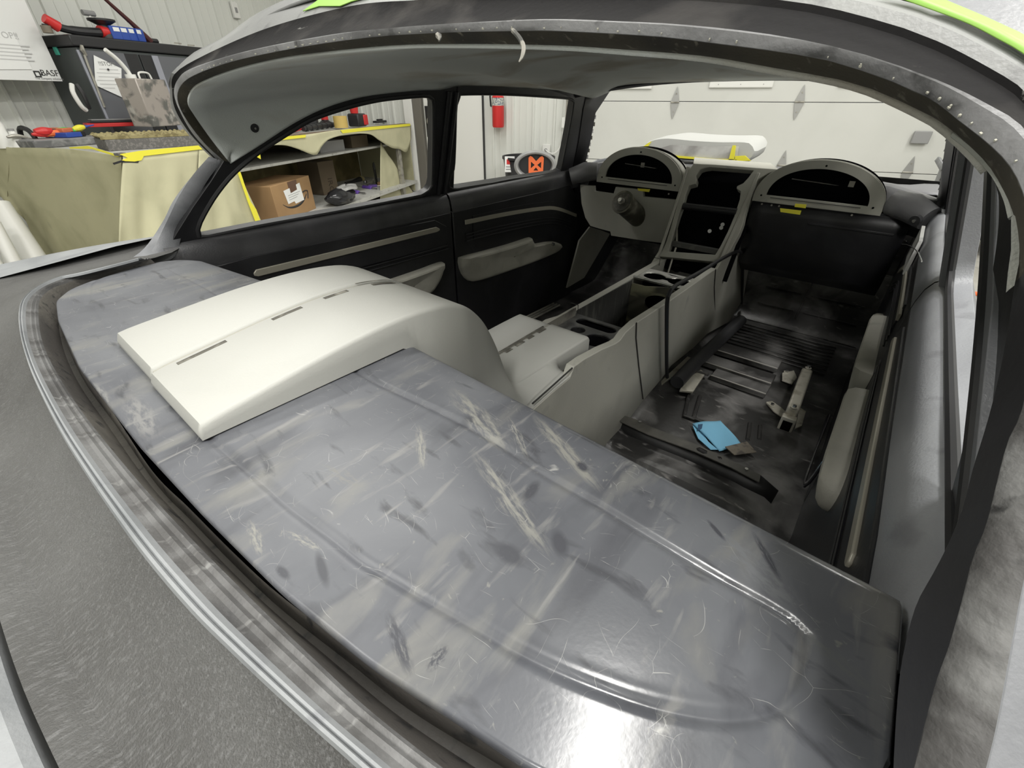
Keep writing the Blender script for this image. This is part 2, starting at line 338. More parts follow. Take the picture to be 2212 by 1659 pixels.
# neon tape on the roof edge, upper right and a scrap at the upper left
for seg_ in ([(1955,-2),(2042,-2),(1,1)], ):
    inn = spline(PP_([(1900,-18),(1955,1),(2080,47),(2150,82),(2212,118),(2300,190),(2380,300)], 'W', .001), 30)
    out = spline(PP_([(1990,-22),(2042,2),(2120,35),(2170,58),(2222,84),(2330,160),(2420,280)], 'W', -.0005), 30)
    tape = M().grid([inn, out]).build('green_tape', green_m, car, thick=.0006, off=1)
    tape['label'] = 'fluorescent green masking tape along the roof edge'
up = spline(PP_([(2042,2),(2120,35),(2170,58),(2222,84),(2330,160),(2420,280)], 'W', -.0008), 30)
M().grid([up, [p + Vector((.06, .10, .03)) for p in up], [p + Vector((.10, .3, .03)) for p in up]]).build('roof_side', lightbody_m, car)
q = PP_([(655,25),(700,-8),(770,-22),(800,-30),(795,-5),(760,4),(735,14),(690,14)], 'W', .004)
M().plate(q, [], nW*.001).build('green_tape', green_m, car, smooth=False)
# drooping strip of old sealer
M().tube(spline(PP_([(1108,66),(1122,82),(1131,102),(1128,122),(1121,134)], 'W', .006), 12), [.0022]*9+[.002, .0015, .0006], 6).build('loose_sealer_strip', mat('dull_sealer', (.25, .24, .21), .8, noise=[((.06, .06, .055), 60, .45, .6)]), car)
M().tube(spline(PP_([(942,74),(950,80),(948,88)], 'W', .003), 5), [.001, .003, .0035, .0025, .001], 6).build('loose_sealer_strip', mat('dull_sealer', (.25, .24, .21), .8, noise=[((.06, .06, .055), 60, .45, .6)]), car)
# ragged crumbs of sealer along the lip
mb = M()
for k in range(90):
    p = A[10] ; i = random.randint(26, 92); c = rA[i].lerp(rC[i], random.uniform(-.05, .12)) + nW*.002
    t = (rA[i+1]-rA[i]).normalized(); l = random.uniform(.002, .010)*min(1, (c-EYE).length**1.5)
    mb.box(c, (l*.7, .0009, .0009), (t, t.cross(nW).normalized(), nW))
mb.build('sealer_crumbs', mat('pale_sealer', (.5, .49, .42), .8), car)['kind'] = 'stuff'

# ---- headliner ---------------------------------------------------------
low = PP_([(497,353,'S',-1),(559,314,'S',-1),(638,263,'S',-1),(712,228,'S',-1),(797,205,'S',-1),(910,193,'S',-1),(955,192,'S',-1),(1005,183,'S',-1),(1159,190,'S',-1),(1250,199,'S',-1),(1276,211,'S',-1),(1300,204,'y',2.22),(1346,185,'y',2.25),(1430,178,'y',2.28),(1529,174,'y',2.29),(1657,171,'y',2.29),(1760,172,'y',2.27),(1860,182,'y',2.24)])
low += [Vector((.66, 2.2, 1.325)), Vector((.715, 2.1, 1.325)), Vector((.710, 1.8, 1.335)), Vector((.707, 1.3, 1.34)), Vector((.710, .95, 1.32)), Vector((.725, .71, 1.27)), Vector((.74, .60, 1.235))]
# the same border on both sides of the lining: pair arcs by share of length
nl = 140
rl = spline(low, nl)
bsub = spline([rB[i] for i in range(0, near(rB, 2140, 370)+1)], nl)
hr = []
for t in np.linspace(0, 1, 16):
    row = []
    for a, b in zip(bsub, rl):
        p = a.lerp(b, t); d = math.sin(math.pi*t)
        p = p + Vector((0, 0, .055*d*max(0, 1-abs(p.x)*1.0))); row.append(p)
    hr.append(row)
hl = M().grid(hr).build('headliner', head_m, car, thick=.004)
for (x, y, ax, v) in [(549,276,'S',-1.0),(1000,166,'S',-1.015),(1172,172,'S',-1.015),(1006,100,'W',0)][:3]:
    c = P(x, y, ax, v); n = Vector((1, 0, -.25)).normalized() if ax == 'S' else Vector((0, 0, -1))
    M().tube([c-n*.002, c+n*.004], .011, 14).build('lining_button', dkp_m, hl)
    M().tube([c+n*.003, c+n*.007], .003, 8).build('button_pin', chrome_m, hl)

# ---- rear body panel: water channel, ridges, deck, trunk lid ----------------
T_ = [(365,557),(300,570),(250,585),(190,605),(150,625),(124,648),(120,668),(125,690),(135,722),(170,790),(236,878),(318,1000),(398,1080),(497,1179),(597,1269),(746,1378),(895,1487),(1100,1602),(1260,1690)]
R1 = [(325,560),(260,578),(200,592),(145,611),(111,624),(88,645),(83,675),(88,724),(105,772),(136,828),(174,885),(220,945),(308,1050),(410,1160),(492,1243),(580,1330),(696,1440),(796,1532),(945,1650),(1060,1730)]
R2 = [(300,563),(235,580),(170,596),(120,606),(80,626),(51,651),(42,682),(46,730),(64,795),(95,866),(136,945),(187,1027),(239,1104),(293,1180),(350,1252),(423,1335),(497,1408),(572,1479),(661,1561),(746,1637),(860,1740)]
rt_ = spline(PP_(T_, 'z', .952), N); r1_ = spline(PP_(R1, 'z', .958), N); r2_ = spline(PP_(R2, 'z', .966), N)
gap = [Vector(p) for p in [(-.90, .42, .955), (-.97, .25, .945), (-.99, .08, .935), (-.93, -.04, .93), (-.75, -.095, .93), (-.45, -.122, .93), (-.1, -.130, .93), (.225, -.124, .93), (.39, -.112, .93), (.60, -.085, .93), (.80, -.03, .93)]]
rg = spline(gap, N)
dz = lambda r, z: [Vector((p.x, p.y, p.z+z)) for p in r]
M().grid([dz(rt_, -.012), lerp(rt_, r1_, .18, Vector((0, 0, -.034))), lerp(rt_, r1_, .45, Vector((0, 0, -.036))), lerp(rt_, r1_, .72, Vector((0, 0, -.022))), lerp(rt_, r1_, .93, Vector((0, 0, -.003))), r1_]).build('water_channel', chan_m, car)
M().grid([r1_, lerp(r1_, r2_, .10, Vector((0, 0, .003))), lerp(r1_, r2_, .22, Vector((0, 0, .0005))), lerp(r1_, r2_, .32, Vector((0, 0, .0035))), lerp(r1_, r2_, .45, Vector((0, 0, .001))), lerp(r1_, r2_, .62, Vector((0, 0, .003)))]).build('rear_ledge', ledge_m, car)
M().grid([lerp(r1_, r2_, .62, Vector((0, 0, .003))), lerp(r1_, r2_, .74, Vector((0, 0, .0065))), lerp(r1_, r2_, .80, Vector((0, 0, .006))), lerp(r1_, r2_, .84, Vector((0, 0, .0035))), lerp(r1_, r2_, .88, Vector((0, 0, .0065))), lerp(r1_, r2_, .95, Vector((0, 0, .005))), r2_]).build('ledge_ridge', fender_m, car)  # ridge highlight put into the colour: lighter primer than the ledge
dk = M().grid([r2_, lerp(r2_, rg, .05, Vector((0, 0, -.003))), lerp(r2_, rg, .2, Vector((0, 0, -.010))), lerp(r2_, rg, .45, Vector((0, 0, -.017))), lerp(r2_, rg, .75, Vector((0, 0, -.016))), lerp(r2_, rg, .95, Vector((0, 0, -.002))), rg, dz(rg, -.03)])
dk.build('rear_deck', deck_m, car)
# trunk lid behind the gap
def outw(r, d): return [Vector((p.x, p.y-d, p.z)) for p in r]
rg2 = outw(rg, .006)
M().grid([dz(rg2, -.03), dz(rg2, -.003), dz(outw(rg, .012), .003), dz(outw(rg, .06), .006), dz(outw(rg, .20), -.0), dz(outw(rg, .5), -.03)]).build('trunk_lid', fender_m, car)
# left C pillar outside and quarter shoulder
CI = spline(PP_([(345,565,'x',-.77),(378,553,'x',-.79),(395,500,'S',-1.01),(415,452,'S',-1.01),(445,395,'S',-1.01),(480,347,'S',-1.01)]), 24)
CO = spline(PP_([(255,575,'x',-.80),(310,538,'x',-.83),(352,478,'x',-.835),(374,434,'x',-.83),(411,385,'x',-.815),(452,345,'x',-.80)]), 24)
mid = [a.lerp(b, .45) + Vector((-.0, -.015, .01)) for a, b in zip(CI, CO)]
M().grid([CI, mid, CO, [p+Vector((-.06, .05, -.02)) for p in CO]]).build('rear_pillar', lightbody_m, car, thick=.004)
M().tube([p + Vector((.002, .010, 0)) for p in CI[8:]], .006, 8).build('pillar_channel', black_m, car)
# quarter and door outer skins, both sides
for s in (-1, 1):
    ys = np.linspace(.30, 4.3, 40); rows = []
    for (x, z) in [(.838, .93), (.846, .955), (.862, .952), (.878, .93), (.888, .88), (.90, .75), (.90, .50), (.88, .28)]:
        rows.append([Vector((s*(x - (0 if y < 2.9 else .05*(y-2.9))), y, z + (.02 if y > 2.6 and z > .8 else 0))) for y in ys])
    M().grid(rows).build('outer_side_skin', lightbody_m, car, thick=.004)
    M().grid([[Vector((s*.96, y, .90)) for y in (-.2, .05, .3)], [Vector((s*.97, y, .8)) for y in (-.2, .05, .3)], [Vector((s*.93, y, .28)) for y in (-.2, .05, .3)]]).build('outer_side_skin', lightbody_m, car)
# right hand roof pillar: black inner face down to the tray
b0 = spline(PP_([(2150,395,'S',1),(2158,440,'S',1),(2150,548,'S',1),(2112,771,'S',1),(2090,923,'S',1),(2058,1053,'S',1),(2030,1150,'x',.828),(1985,1262,'x',.822),(1942,1350,'x',.815),(1930,1420,'x',.81),(1926,1659,'x',.80),(1924,1790,'x',.80)]), 60)
bb = spline([rB[i] for i in range(near(rB, 2140, 370), N)], 60)
M().grid([bb, lerp(bb, b0, .5, Vector((.02, 0, 0))), b0]).build('rear_pillar_inner', inner_m, car)
M().grid([b0[34:], [Vector((.84, p.y, .90)) for p in b0[34:]]]).build('pillar_skirt', inner_m, car)

# ---- sides: window frames, doors, sills -------------------------------------
def Spt(y, z, s, off=0): return Vector((s*(.82 + off - .3*(z-.95)), y, z))
def XZ(x, y): p = P(x, y, 'S', -1); return (p.y, p.z)
qwin = [XZ(*p) for p in [(431,512),(426,503),(430,487),(437,470),(460,430),(485,396),(505,374),(527,354),(560,328),(598,303),(635,280),(669,260),(705,246),(740,235),(780,224),(825,215),(870,210),(910,207),(925,207),(934,213),(937,226),(937,300),(935,391),(932,404),(925,414),(912,421),(896,426),(740,456),(570,487),(457,510),(441,513)]]
dwin = [XZ(*p) for p in [(980,408),(982,360),(984,312),(986,240),(989,220),(993,210),(1001,203),(1110,204),(1225,212),(1237,215),(1241,222),(1232,277),(1215,361),(1212,369),(1205,373),(1110,387)]]
hl_ = [(p.y, p.z) for p in low[:11]]
qout = [(.30,.925),(.345,.98),(.40,1.04),(.46,1.10)] + [(y-.01, z+.012) for y, z in hl_[:7]] + [(1.335,1.33),(1.335,.925)]
dout = [(1.345,.925),(1.345,1.34),(1.6,1.345),(1.9,1.34),(2.22,1.32),(2.245,1.27),(2.30,1.10),(2.34,.925)]
arm_px = [(989,556),(1040,542),(1095,527),(1138,513),(1144,514),(1147,521),(1152,526),(1190,521),(1213,529),(1209,537),(1201,544),(1160,562),(1110,580),(1060,597),(1024,607),(1010,606),(1000,598),(992,583),(989,568)]
arm2_px = [(800,617),(850,600),(900,583),(952,565),(952,580),(949,595),(943,610),(930,630),(900,648),(850,662),(800,668),(780,640)]
def XP(x, y): p = P(x, y, 'x', -.785); return (p.y, p.z)
sill_l = mat('sill_black', (.03, .03, .033), .42, 0, noise=[((.07, .07, .075), 5, .45, .7)], bump=(260, .25))
sill_r = mat('sill_lit_copy', (.20, .205, .22), .38, 0, noise=[((.34, .35, .37), 4, .45, .7, (1, .5, 1)), ((.10, .10, .11), 9, .6, .8)], bump=(300, .25))  # right sill, frame and pillar: light painted in as a paler copy
def side(s):
    parts = {}
    def s3(lst, off=0): return [Spt(y, z, s, off) for y, z in lst]
    def x3(lst, x): return [Vector((s*x, y, z)) for y, z in lst]
    n = Vector((s*1, 0, .3)).normalized()
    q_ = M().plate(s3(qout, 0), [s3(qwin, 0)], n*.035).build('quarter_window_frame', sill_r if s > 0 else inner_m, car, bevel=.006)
    # raised inner rim round the quarter window
    rim = spline([Spt(y, z, s, .002) for y, z in qwin], 90, True)
    M().tube(rim+[rim[0]], .007, 8, False).build('window_rubber', dkp_m, q_)
    d_ = M().plate(s3(dout, 0), [s3(dwin, 0)], n*.04).build('door_window_frame', inner_m, car, bevel=.006)
    rim = spline([Spt(y, z, s, .004) for y, z in dwin], 90, True)
    M().tube(rim+[rim[0]], .006, 8, False).build('window_rubber', dkp_m, d_)
    mbp = M()                                            # B pillar ridges
    for yy in (1.30, 1.335): mbp.tube([Spt(yy, z, s, -.004) for z in np.linspace(.93, 1.31, 8)], .009, 8)
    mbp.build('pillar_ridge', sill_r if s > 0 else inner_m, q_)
    # sill roll below the windows
    for (nm, y0, y1) in (('quarter_sill', .30, 1.335), ('door_sill', 1.345, 2.36)):
        ys = np.linspace(y0, y1, 16)
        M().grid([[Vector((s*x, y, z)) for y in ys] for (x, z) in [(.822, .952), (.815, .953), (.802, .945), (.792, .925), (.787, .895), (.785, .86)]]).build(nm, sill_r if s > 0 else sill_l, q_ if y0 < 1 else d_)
    # lower panels
    M().plate([Vector((s*.80, y, z)) for y, z in [(2.30,.12),(3.1,.12),(3.1,.99),(2.40,.95),(2.34,.90)]], [], Vector((s*.02, 0, 0))).build('cowl_side', inner_m, car)
    door = M().plate(x3([(1.345,.88),(2.26,.88),(2.36,.80),(2.36,.16),(1.345,.16)], .785), [], Vector((s*.05, 0, 0))).build('door_panel', inner_m, car, bevel=.004)
    quart = M().plate(x3([(.30,.88),(1.335,.88),(1.335,.14),(.30,.14)], .785), [], Vector((s*.05, 0, 0))).build('quarter_panel', inner_m, car, bevel=.004)
    # raised trim fields and strips
    def band(nm, top, bot, x, th, m, par, bev=.002):
        pts = top + bot[::-1]; return M().plate(x3(pts, x), [], Vector((s*th, 0, 0))).build(nm, m, par, bevel=bev)
    c1 = [XP(*p) for p in [(1020,466),(1110,446),(1160,438),(1200,436),(1240,452)]]; c1 = [(p[0], p[1]) for p in spline(c1, 20)]
    c2 = [(y, z-.105-.02*(i/19)) for i, (y, z) in enumerate(c1)]
    band('trim_field', c1, c2, .781, .006, inner_m, door)
    st = [XP(*p) for p in [(1003,480),(1080,464),(1160,451),(1200,450),(1243,465)]]; st = [(p[0], p[1]) for p in spline(st, 24)]
    band('trim_strip', [(y, z+.009) for y, z in st], [(y, z-.009) for y, z in st], .776, .006, trim_m, door)
    for dzz in (.052, .066, .082): M().tube([Vector((s*.780, y, z-dzz)) for y, z in st], .0025, 6).build('pressed_bead', inner_m, door)
    band('trim_field', [(.40,.880),(.50,.885),(1.24,.865),(1.30,.83)], [(.40,.775),(.9,.76),(1.27,.75),(1.30,.76)], .781, .006, inner_m, quart)
    band('trim_strip', [(.49,.836),(.50,.845),(1.24,.838),(1.258,.828)], [(.49,.828),(.50,.823),(1.24,.817),(1.258,.822)], .776, .006, trim_m, quart)
    for dzz in (.76, .745): M().tube([Vector((s*.780, .42, dzz)), Vector((s*.780, 1.3, dzz-.01))], .0025, 6).build('pressed_bead', inner_m, quart)
    # arm rests: ledge and pocket
    for px, par, nm in ((arm_px, door, 'armrest'), (arm2_px, quart, 'armrest')):
        o_ = [XP(*p) for p in px]; cy = sum(p[0] for p in o_)/len(o_); cz = sum(p[1] for p in o_)/len(o_)
        def ring(k, x): return [Vector((s*x, cy+(y-cy)*k, cz+(z-cz)*k)) for y, z in spline_in(o_)]
        ro = [Vector((s*(.785 - (.05 if z > cz+.0 else .02)*1.0), y, z)) for y, z in spline_in(o_)]
        m_ = M().grid([ring(1, .786), ring(.995, .777), ro_mix(o_, cy, cz, s, .97, .028, .012), ro_mix(o_, cy, cz, s, .90, .042, .018), ro_mix(o_, cy, cz, s, .78, .046, .020), ro_mix(o_, cy, cz, s, .5, .040, .016), ro_mix(o_, cy, cz, s, .02, .030, .014)], closed=True)
        m_.build(nm, arm_m, par)
    return q_, d_, door, quart
def spline_in(o): return [(p[0], p[1]) for p in spline([(y, z) for y, z in o], 60, True)]
def ro_mix(o, cy, cz, s, k, top, bot):
    out = []; zs = [z for _, z in o]; z0, z1 = min(zs), max(zs)
    for y, z in spline_in(o):
        yy, zz = cy+(y-cy)*k, cz+(z-cz)*k; h = bot + (top-bot)*max(0, min(1, (zz-z0)/(z1-z0)))
        out.append(Vector((s*(.785-h), yy, zz)))
    return out
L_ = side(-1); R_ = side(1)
# latch on the left door pocket
p = P(1193, 527, 'x', -.735); M().tube([p, p+Vector((.012, 0, 0))], .008, 12).build('screw', chrome_m, L_[2])
# windscreen pillars
for s in (-1, 1):
    a_ = [Vector((s*(.82-.3*(z-.95)), y, z)) for y, z in [(2.34,.90),(2.30,1.10),(2.25,1.25),(2.24,1.33)]]
    b_ = [Vector((s*(.80-.3*(z-.95)), y, z)) for y, z in [(2.42,.90),(2.38,1.10),(2.34,1.23),(2.42,1.33)]]
    M().grid([[p+Vector((s*.03, 0, 0)) for p in a_], a_, b_, [p+Vector((s*.03, .02, 0)) for p in b_]]).build('windscreen_pillar', inner_m, car, thick=.006)
    for k in range(8):
        t = k/8; c = Vector((s*(.80-.3*(.98+.26*t-.95)), 2.425-.07*t, .98+.26*t))
        M().box(c, (.012, .004, .018)).build('pillar_clip', whitep_m if k % 2 else galv_m, car)
# header rail over the windscreen
M().tube([Vector((x, 2.30-.25*x*x*1.2, 1.375-.06*abs(x/.72)**2.5)) for x in np.linspace(-.72, .72, 20)], .022, 8).build('windscreen_header', inner_m, car)

# ---- package tray -------------------------------------------------------------
xs = np.linspace(-.70, .787, 470)
fr = np.interp(xs, [-.70,-.66,-.6,-.3,.11,.777,.787], [.268,.295,.322,.361,.376,.353,.352])
rpt = sorted([(p.x, p.y) for p in rt_], key=lambda p: p[0]); 
rx = [-.70,-.685,-.662,-.593,-.534,-.419,-.183,.096,.263,.393,.498,.574,.623,.70,.76,.787]; ry = [.262,.24,.165,.07,.039,.024,.011,.015,.024,.034,.049,.067,.077,.11,.17,.22]
rr = np.interp(xs, rx, ry)
for _k in range(3): rr[1:-1] = np.convolve(rr, np.ones(9)/9, 'same')[1:-1] if False else np.array([rr[max(0, i-3):i+4].mean() for i in range(1, len(rr)-1)])
rr = rr + .001
nv = 126; V = np.linspace(0, 1, nv)
X = np.repeat(xs[None, :], nv, 0); Y = rr[None, :] + (fr-rr)[None, :]*V[:, None]
def dist(poly, X, Y):
    D = np.full(X.shape, 9.)
    for a, b in zip(poly[:-1], poly[1:]):
        ax_, ay_, bx_, by_ = a[0], a[1], b[0], b[1]; l2 = (bx_-ax_)**2+(by_-ay_)**2 + 1e-12
        t = np.clip(((X-ax_)*(bx_-ax_)+(Y-ay_)*(by_-ay_))/l2, 0, 1)
        D = np.minimum(D, np.hypot(X-ax_-t*(bx_-ax_), Y-ay_-t*(by_-ay_)))
    return D
gR = [(435,928),(462,955),(506,992),(577,1050),(626,1094),(721,1164),(776,1209),(845,1249),(945,1308),(1044,1363),(1100,1397),(1200,1447),(1301,1488),(1402,1523),(1502,1545),(1578,1553),(1653,1543),(1703,1518),(1736,1478),(1748,1427),(1748,1382),(1723,1347),(1653,1302),(1552,1246),(1402,1156),(1276,1080),(1175,1023),(1080,960),(1000,915),(940,885),(880,858),(820,830),(770,803),(735,783)]
gL = [(489,648),(439,618),(385,591),(341,570),(297,575),(236,591),(202,607),(192,628),(194,655),(209,685),(230,712),(252,736)]
gRp = [(p.x, p.y) for p in spline(PP_(gR, 'z', .954), 90)]; gLp = [(p.x, p.y) for p in spline(PP_(gL, 'z', .954), 60)]
d1 = dist(gRp, X, Y); d2 = dist(gLp, X, Y)
Z = .954 - .0026*np.exp(-(d1/.0036)**2) + .0003*np.exp(-((d1-.008)/.004)**2) - .0014*np.exp(-(d2/.0032)**2)
Z += .0012*np.sin(X*6+1)*np.sin(Y*9) - .003*np.clip((Y-fr+.012)/.012, 0, 1)**2 - .010*np.clip((-X-.60)/.10, 0, 1)**2
tm = M()
rows = [[Vector((X[j, i], Y[j, i], Z[j, i])) for i in range(len(xs))] for j in range(nv)]
rows = [[p+Vector((0, 0, -.016)) for p in rows[0]], [p+Vector((0, -.002, -.004)) for p in rows[0]]] + rows + [[p+Vector((0, .004, -.004)) for p in rows[-1]], [p+Vector((0, .004, -.018)) for p in rows[-1]]]
nt_ = tray_m.node_tree; bs_ = nt_.nodes['Principled BSDF']; tcn = [n for n in nt_.nodes if n.type == 'TEX_COORD'][0]
sx0 = nt_.nodes.new('ShaderNodeSeparateXYZ'); nt_.links.new(tcn.outputs['Object'], sx0.inputs[0])
rg0 = nt_.nodes.new('ShaderNodeMapRange'); rg0.inputs[1].default_value = .36; rg0.inputs[2].default_value = .60; rg0.inputs[3].default_value = .46; rg0.inputs[4].default_value = .19
nt_.links.new(sx0.outputs[0], rg0.inputs[0]); nt_.links.new(rg0.outputs[0], bs_.inputs['Roughness'])
def smear(p0, p1, wpx, colr, thr):
    a, b = P(*p0, 'z', .954), P(*p1, 'z', .954); c = (a+b)/2 - wloc(car); d = b-a; hw = (P(p0[0]+wpx/2, p0[1], 'z', .954)-P(p0[0]-wpx/2, p0[1], 'z', .954)).length/2
    mp = nt_.nodes.new('ShaderNodeMapping'); mp.vector_type = 'TEXTURE'; mp.inputs['Location'].default_value = c; mp.inputs['Rotation'].default_value = (0, 0, math.atan2(d.y, d.x)); mp.inputs['Scale'].default_value = (d.length/2+hw*.6, hw, 1)
    nt_.links.new(tcn.outputs['Object'], mp.inputs[0])
    sx = nt_.nodes.new('ShaderNodeSeparateXYZ'); nt_.links.new(mp.outputs[0], sx.inputs[0]); cx_ = nt_.nodes.new('ShaderNodeCombineXYZ'); nt_.links.new(sx.outputs[0], cx_.inputs[0]); nt_.links.new(sx.outputs[1], cx_.inputs[1])
    ln_ = nt_.nodes.new('ShaderNodeVectorMath'); ln_.operation = 'LENGTH'; nt_.links.new(cx_.outputs[0], ln_.inputs[0])
    mr = nt_.nodes.new('ShaderNodeMapRange'); mr.inputs[1].default_value = .55; mr.inputs[2].default_value = 1.1; mr.inputs[3].default_value = 1; mr.inputs[4].default_value = 0; nt_.links.new(ln_.outputs['Value'], mr.inputs[0])
    nz = nt_.nodes.new('ShaderNodeTexNoise'); nz.inputs['Scale'].default_value = 2.2; nz.inputs['Detail'].default_value = 8; nz.inputs['Roughness'].default_value = .65; nt_.links.new(mp.outputs[0], nz.inputs[0])
    m2 = nt_.nodes.new('ShaderNodeMapRange'); m2.inputs[1].default_value = thr; m2.inputs[2].default_value = thr+.14; nt_.links.new(nz.outputs[0], m2.inputs[0])
    mu = nt_.nodes.new('ShaderNodeMath'); mu.operation = 'MULTIPLY'; nt_.links.new(mr.outputs[0], mu.inputs[0]); nt_.links.new(m2.outputs[0], mu.inputs[1])
    mx = nt_.nodes.new('ShaderNodeMix'); mx.data_type = 'RGBA'; prev = bs_.inputs['Base Color'].links[0].from_socket
    nt_.links.new(mu.outputs[0], mx.inputs[0]); nt_.links.new(prev, mx.inputs[6]); mx.inputs[7].default_value = (*colr, 1); nt_.links.new(mx.outputs[2], bs_.inputs['Base Color'])
dust = (.23, .228, .21); dirt = (.062, .064, .074)
for a_ in [((1160,905),(1290,1050),36,dust,.40), ((1030,985),(1180,1185),44,dust,.44), ((905,925),(915,1010),22,dust,.42), ((985,850),(1090,965),56,dust,.44), ((1100,905),(1140,985),22,dust,.46), ((540,1130),(565,1195),26,dust,.44), ((620,1150),(690,1185),24,dust,.46), ((280,860),(330,940),50,(.2,.2,.2),.42), ((200,830),(235,880),26,(.2,.2,.2),.40), ((1200,960),(1280,1040),26,dust,.48),
           ((1400,990),(1560,1090),60,(.15,.155,.165),.42), ((1560,1160),(1700,1290),80,(.16,.165,.175),.44), ((700,1010),(780,1050),40,(.16,.16,.155),.46), ((1080,1180),(1120,1210),50,dirt,.30), ((1203,1150),(1215,1195),38,dirt,.2), ((1160,1042),(1135,1078),28,dirt,.3), ((686,1195),(706,1265),22,dirt,.25), ((600,1225),(622,1248),20,dirt,.3), ((840,1330),(885,1450),34,dirt,.38), ((930,1440),(960,1400),34,dirt,.42), ((1530,1125),(1565,1165),12,dirt,.3), ((1630,1155),(1685,1250),18,dirt,.36), ((1250,1000),(1265,1015),24,dirt,.3), ((1740,1370),(1900,1500),40,(.13,.135,.14),.42)]: smear(*a_)
rows = [r + [r[-1]+Vector((.003, 0, -.004)), r[-1]+Vector((.003, 0, -.045))] for r in rows]
tray = tm.grid(rows).build('package_tray', tray_m, car, angle=80)
# closed bulkhead below the tray
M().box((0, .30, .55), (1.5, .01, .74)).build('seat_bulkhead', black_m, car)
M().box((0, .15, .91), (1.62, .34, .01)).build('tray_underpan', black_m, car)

# ---- floor pan, toe board, firewall --------------------------------------------
fl = []
for y in np.linspace(.3, 2.66, 60):
    row = []
    for x in np.linspace(-.80, .80, 60):
        z = .20 + .10*math.exp(-(x/.13)**4) - .05*(y < 1.17)
        z += .006*math.sin(x*9+y*3)*math.sin(y*7)
        row.append(Vector((x, y, z)))
    fl.append(row)
for (y, z) in [(2.70,.205),(2.76,.25),(3.05,.50),(3.08,.85),(3.0,.97)]: fl.append([Vector((x, y, z)) for x in np.linspace(-.80, .80, 60)])
M().grid(fl).build('floor_pan', floorpan_m, car)
toe = lambda x, t: Vector((x, 2.76+.29*t, .25+.25*t-.0)) + Vector((0, -.004, .004))
for t in (.12, .42, .75):
    M().tube([toe(.25, t), toe(.44, t)], .004, 6).build('pressed_rib', floorpan_m, car)
    M().tube([toe(.49, t), toe(.74, t)], .004, 6).build('pressed_rib', floorpan_m, car)
M().tube([toe(.465, .0), toe(.465, .95)], .004, 6).build('pressed_rib', floorpan_m, car)
M().tube([Vector((.2, 2.69, .205)), Vector((.78, 2.69, .205))], .004, 6).build('pressed_rib', floorpan_m, car)
mb = M()
for k in range(9): mb.box((.47, 2.28+.042*k, .207), (.46, .012, .006))
mb.build('ribbed_floor_field', floorpan_m, car, bevel=.002)
# stepped seat platform
for (y, x0, x1, z) in ((1.880,.296,.532,.228),(1.962,.225,.530,.240),(2.095,.229,.522,.252)):
    M().box(((x0+x1)/2, y+.05, z-.012), (x1-x0, .10, .024)).build('floor_step', floorpan_m, car, bevel=.004)
    M().box(((x0+x1)/2, y+.002, z+.0005), (x1-x0, .006, .003)).build('worn_edge', mat('worn_bright_edge', (.6, .58, .54), .4, .4), car)
M().tube([Vector((.20, 1.80, .205)), Vector((.215, 1.86, .23)), Vector((.29, 1.872, .235))], .008, 8).build('worn_edge', floorpan_m, car)
M().plate(PP_([(1514,798),(1524,806),(1497,846),(1468,843),(1480,820)], 'z', .232), [], (0, 0, -.01)).build('weld_plate', brk_m, car, bevel=.002)
M().plate(PP_([(1452,784),(1475,766),(1492,772),(1470,800),(1430,830),(1426,818)], 'z', .225), [], (0, 0, -.01)).build('weld_plate', brk_m, car, bevel=.002)
M().tube(PP_([(1462,826,'z',.26),(1500,785,'z',.27),(1600,692,'z',.27)]), .030, 16).build('floor_tube', mat('grey_black_tube', (.06, .06, .065), .45), car)
for pts in ([(1488,850),(1478,900),(1500,905)], [(1512,856),(1498,905),(1520,912)], [(1620,915),(1615,950)], [(1642,920),(1640,950)]):
    M().tube(PP_(pts, 'z', .203), .008, 8).build('pressed_rib', floorpan_m, car)
# rear seat riser: folded channel with slots
fl_ = PP_([(1322,889),(1372,905),(1404,921),(1505,960),(1592,1000),(1643,1026),(1640,1041),(1580,1010),(1500,975),(1400,938),(1330,905)], 'z', .262)
holes = [PP_([(1504,968),(1512,966),(1528,974),(1527,980),(1518,980),(1506,973)], 'z', .262), PP_([(1550,986),(1558,987),(1560,992),(1553,992)], 'z', .262)]
riser = M().plate(fl_, holes, (0, 0, -.004)).build('seat_riser', mat('riser_black', (.07, .068, .06), .5, noise=[((.14, .13, .115), 12, .5, .75)]), car)
top_ = PP_([(1322,889),(1404,921),(1505,960),(1592,1000),(1643,1026),(1682,1060)], 'z', .255)
bot_ = spline(PP_([(1322,944),(1349,958),(1400,984),(1500,1031),(1590,1072),(1657,1104)], 'z', .16), 6)
M().grid([top_, bot_]).build('riser_face', mat('riser_face', (.012, .012, .012), .5), riser, thick=.004)
M().tube([p+Vector((0, -.004, .003)) for p in bot_], .004, 6).build('riser_bead', floorpan_m, riser)
for (x, y) in ((1382,912),(1612,1014)):
    c = P(x, y, 'z', .264); M().tube([c, c+Vector((0, 0, .004))], .006, 6).build('bolt', chrome_m, riser)
M().plate([Vector(p) for p in [(.02,1.16,.17),(.12,1.16,.17),(.13,1.20,.30),(.06,1.22,.33),(.02,1.2,.30)]], [], (0, .12, 0)).build('riser_end_box', mat('riser_black', (.03, .03, .028)), riser, bevel=.003)
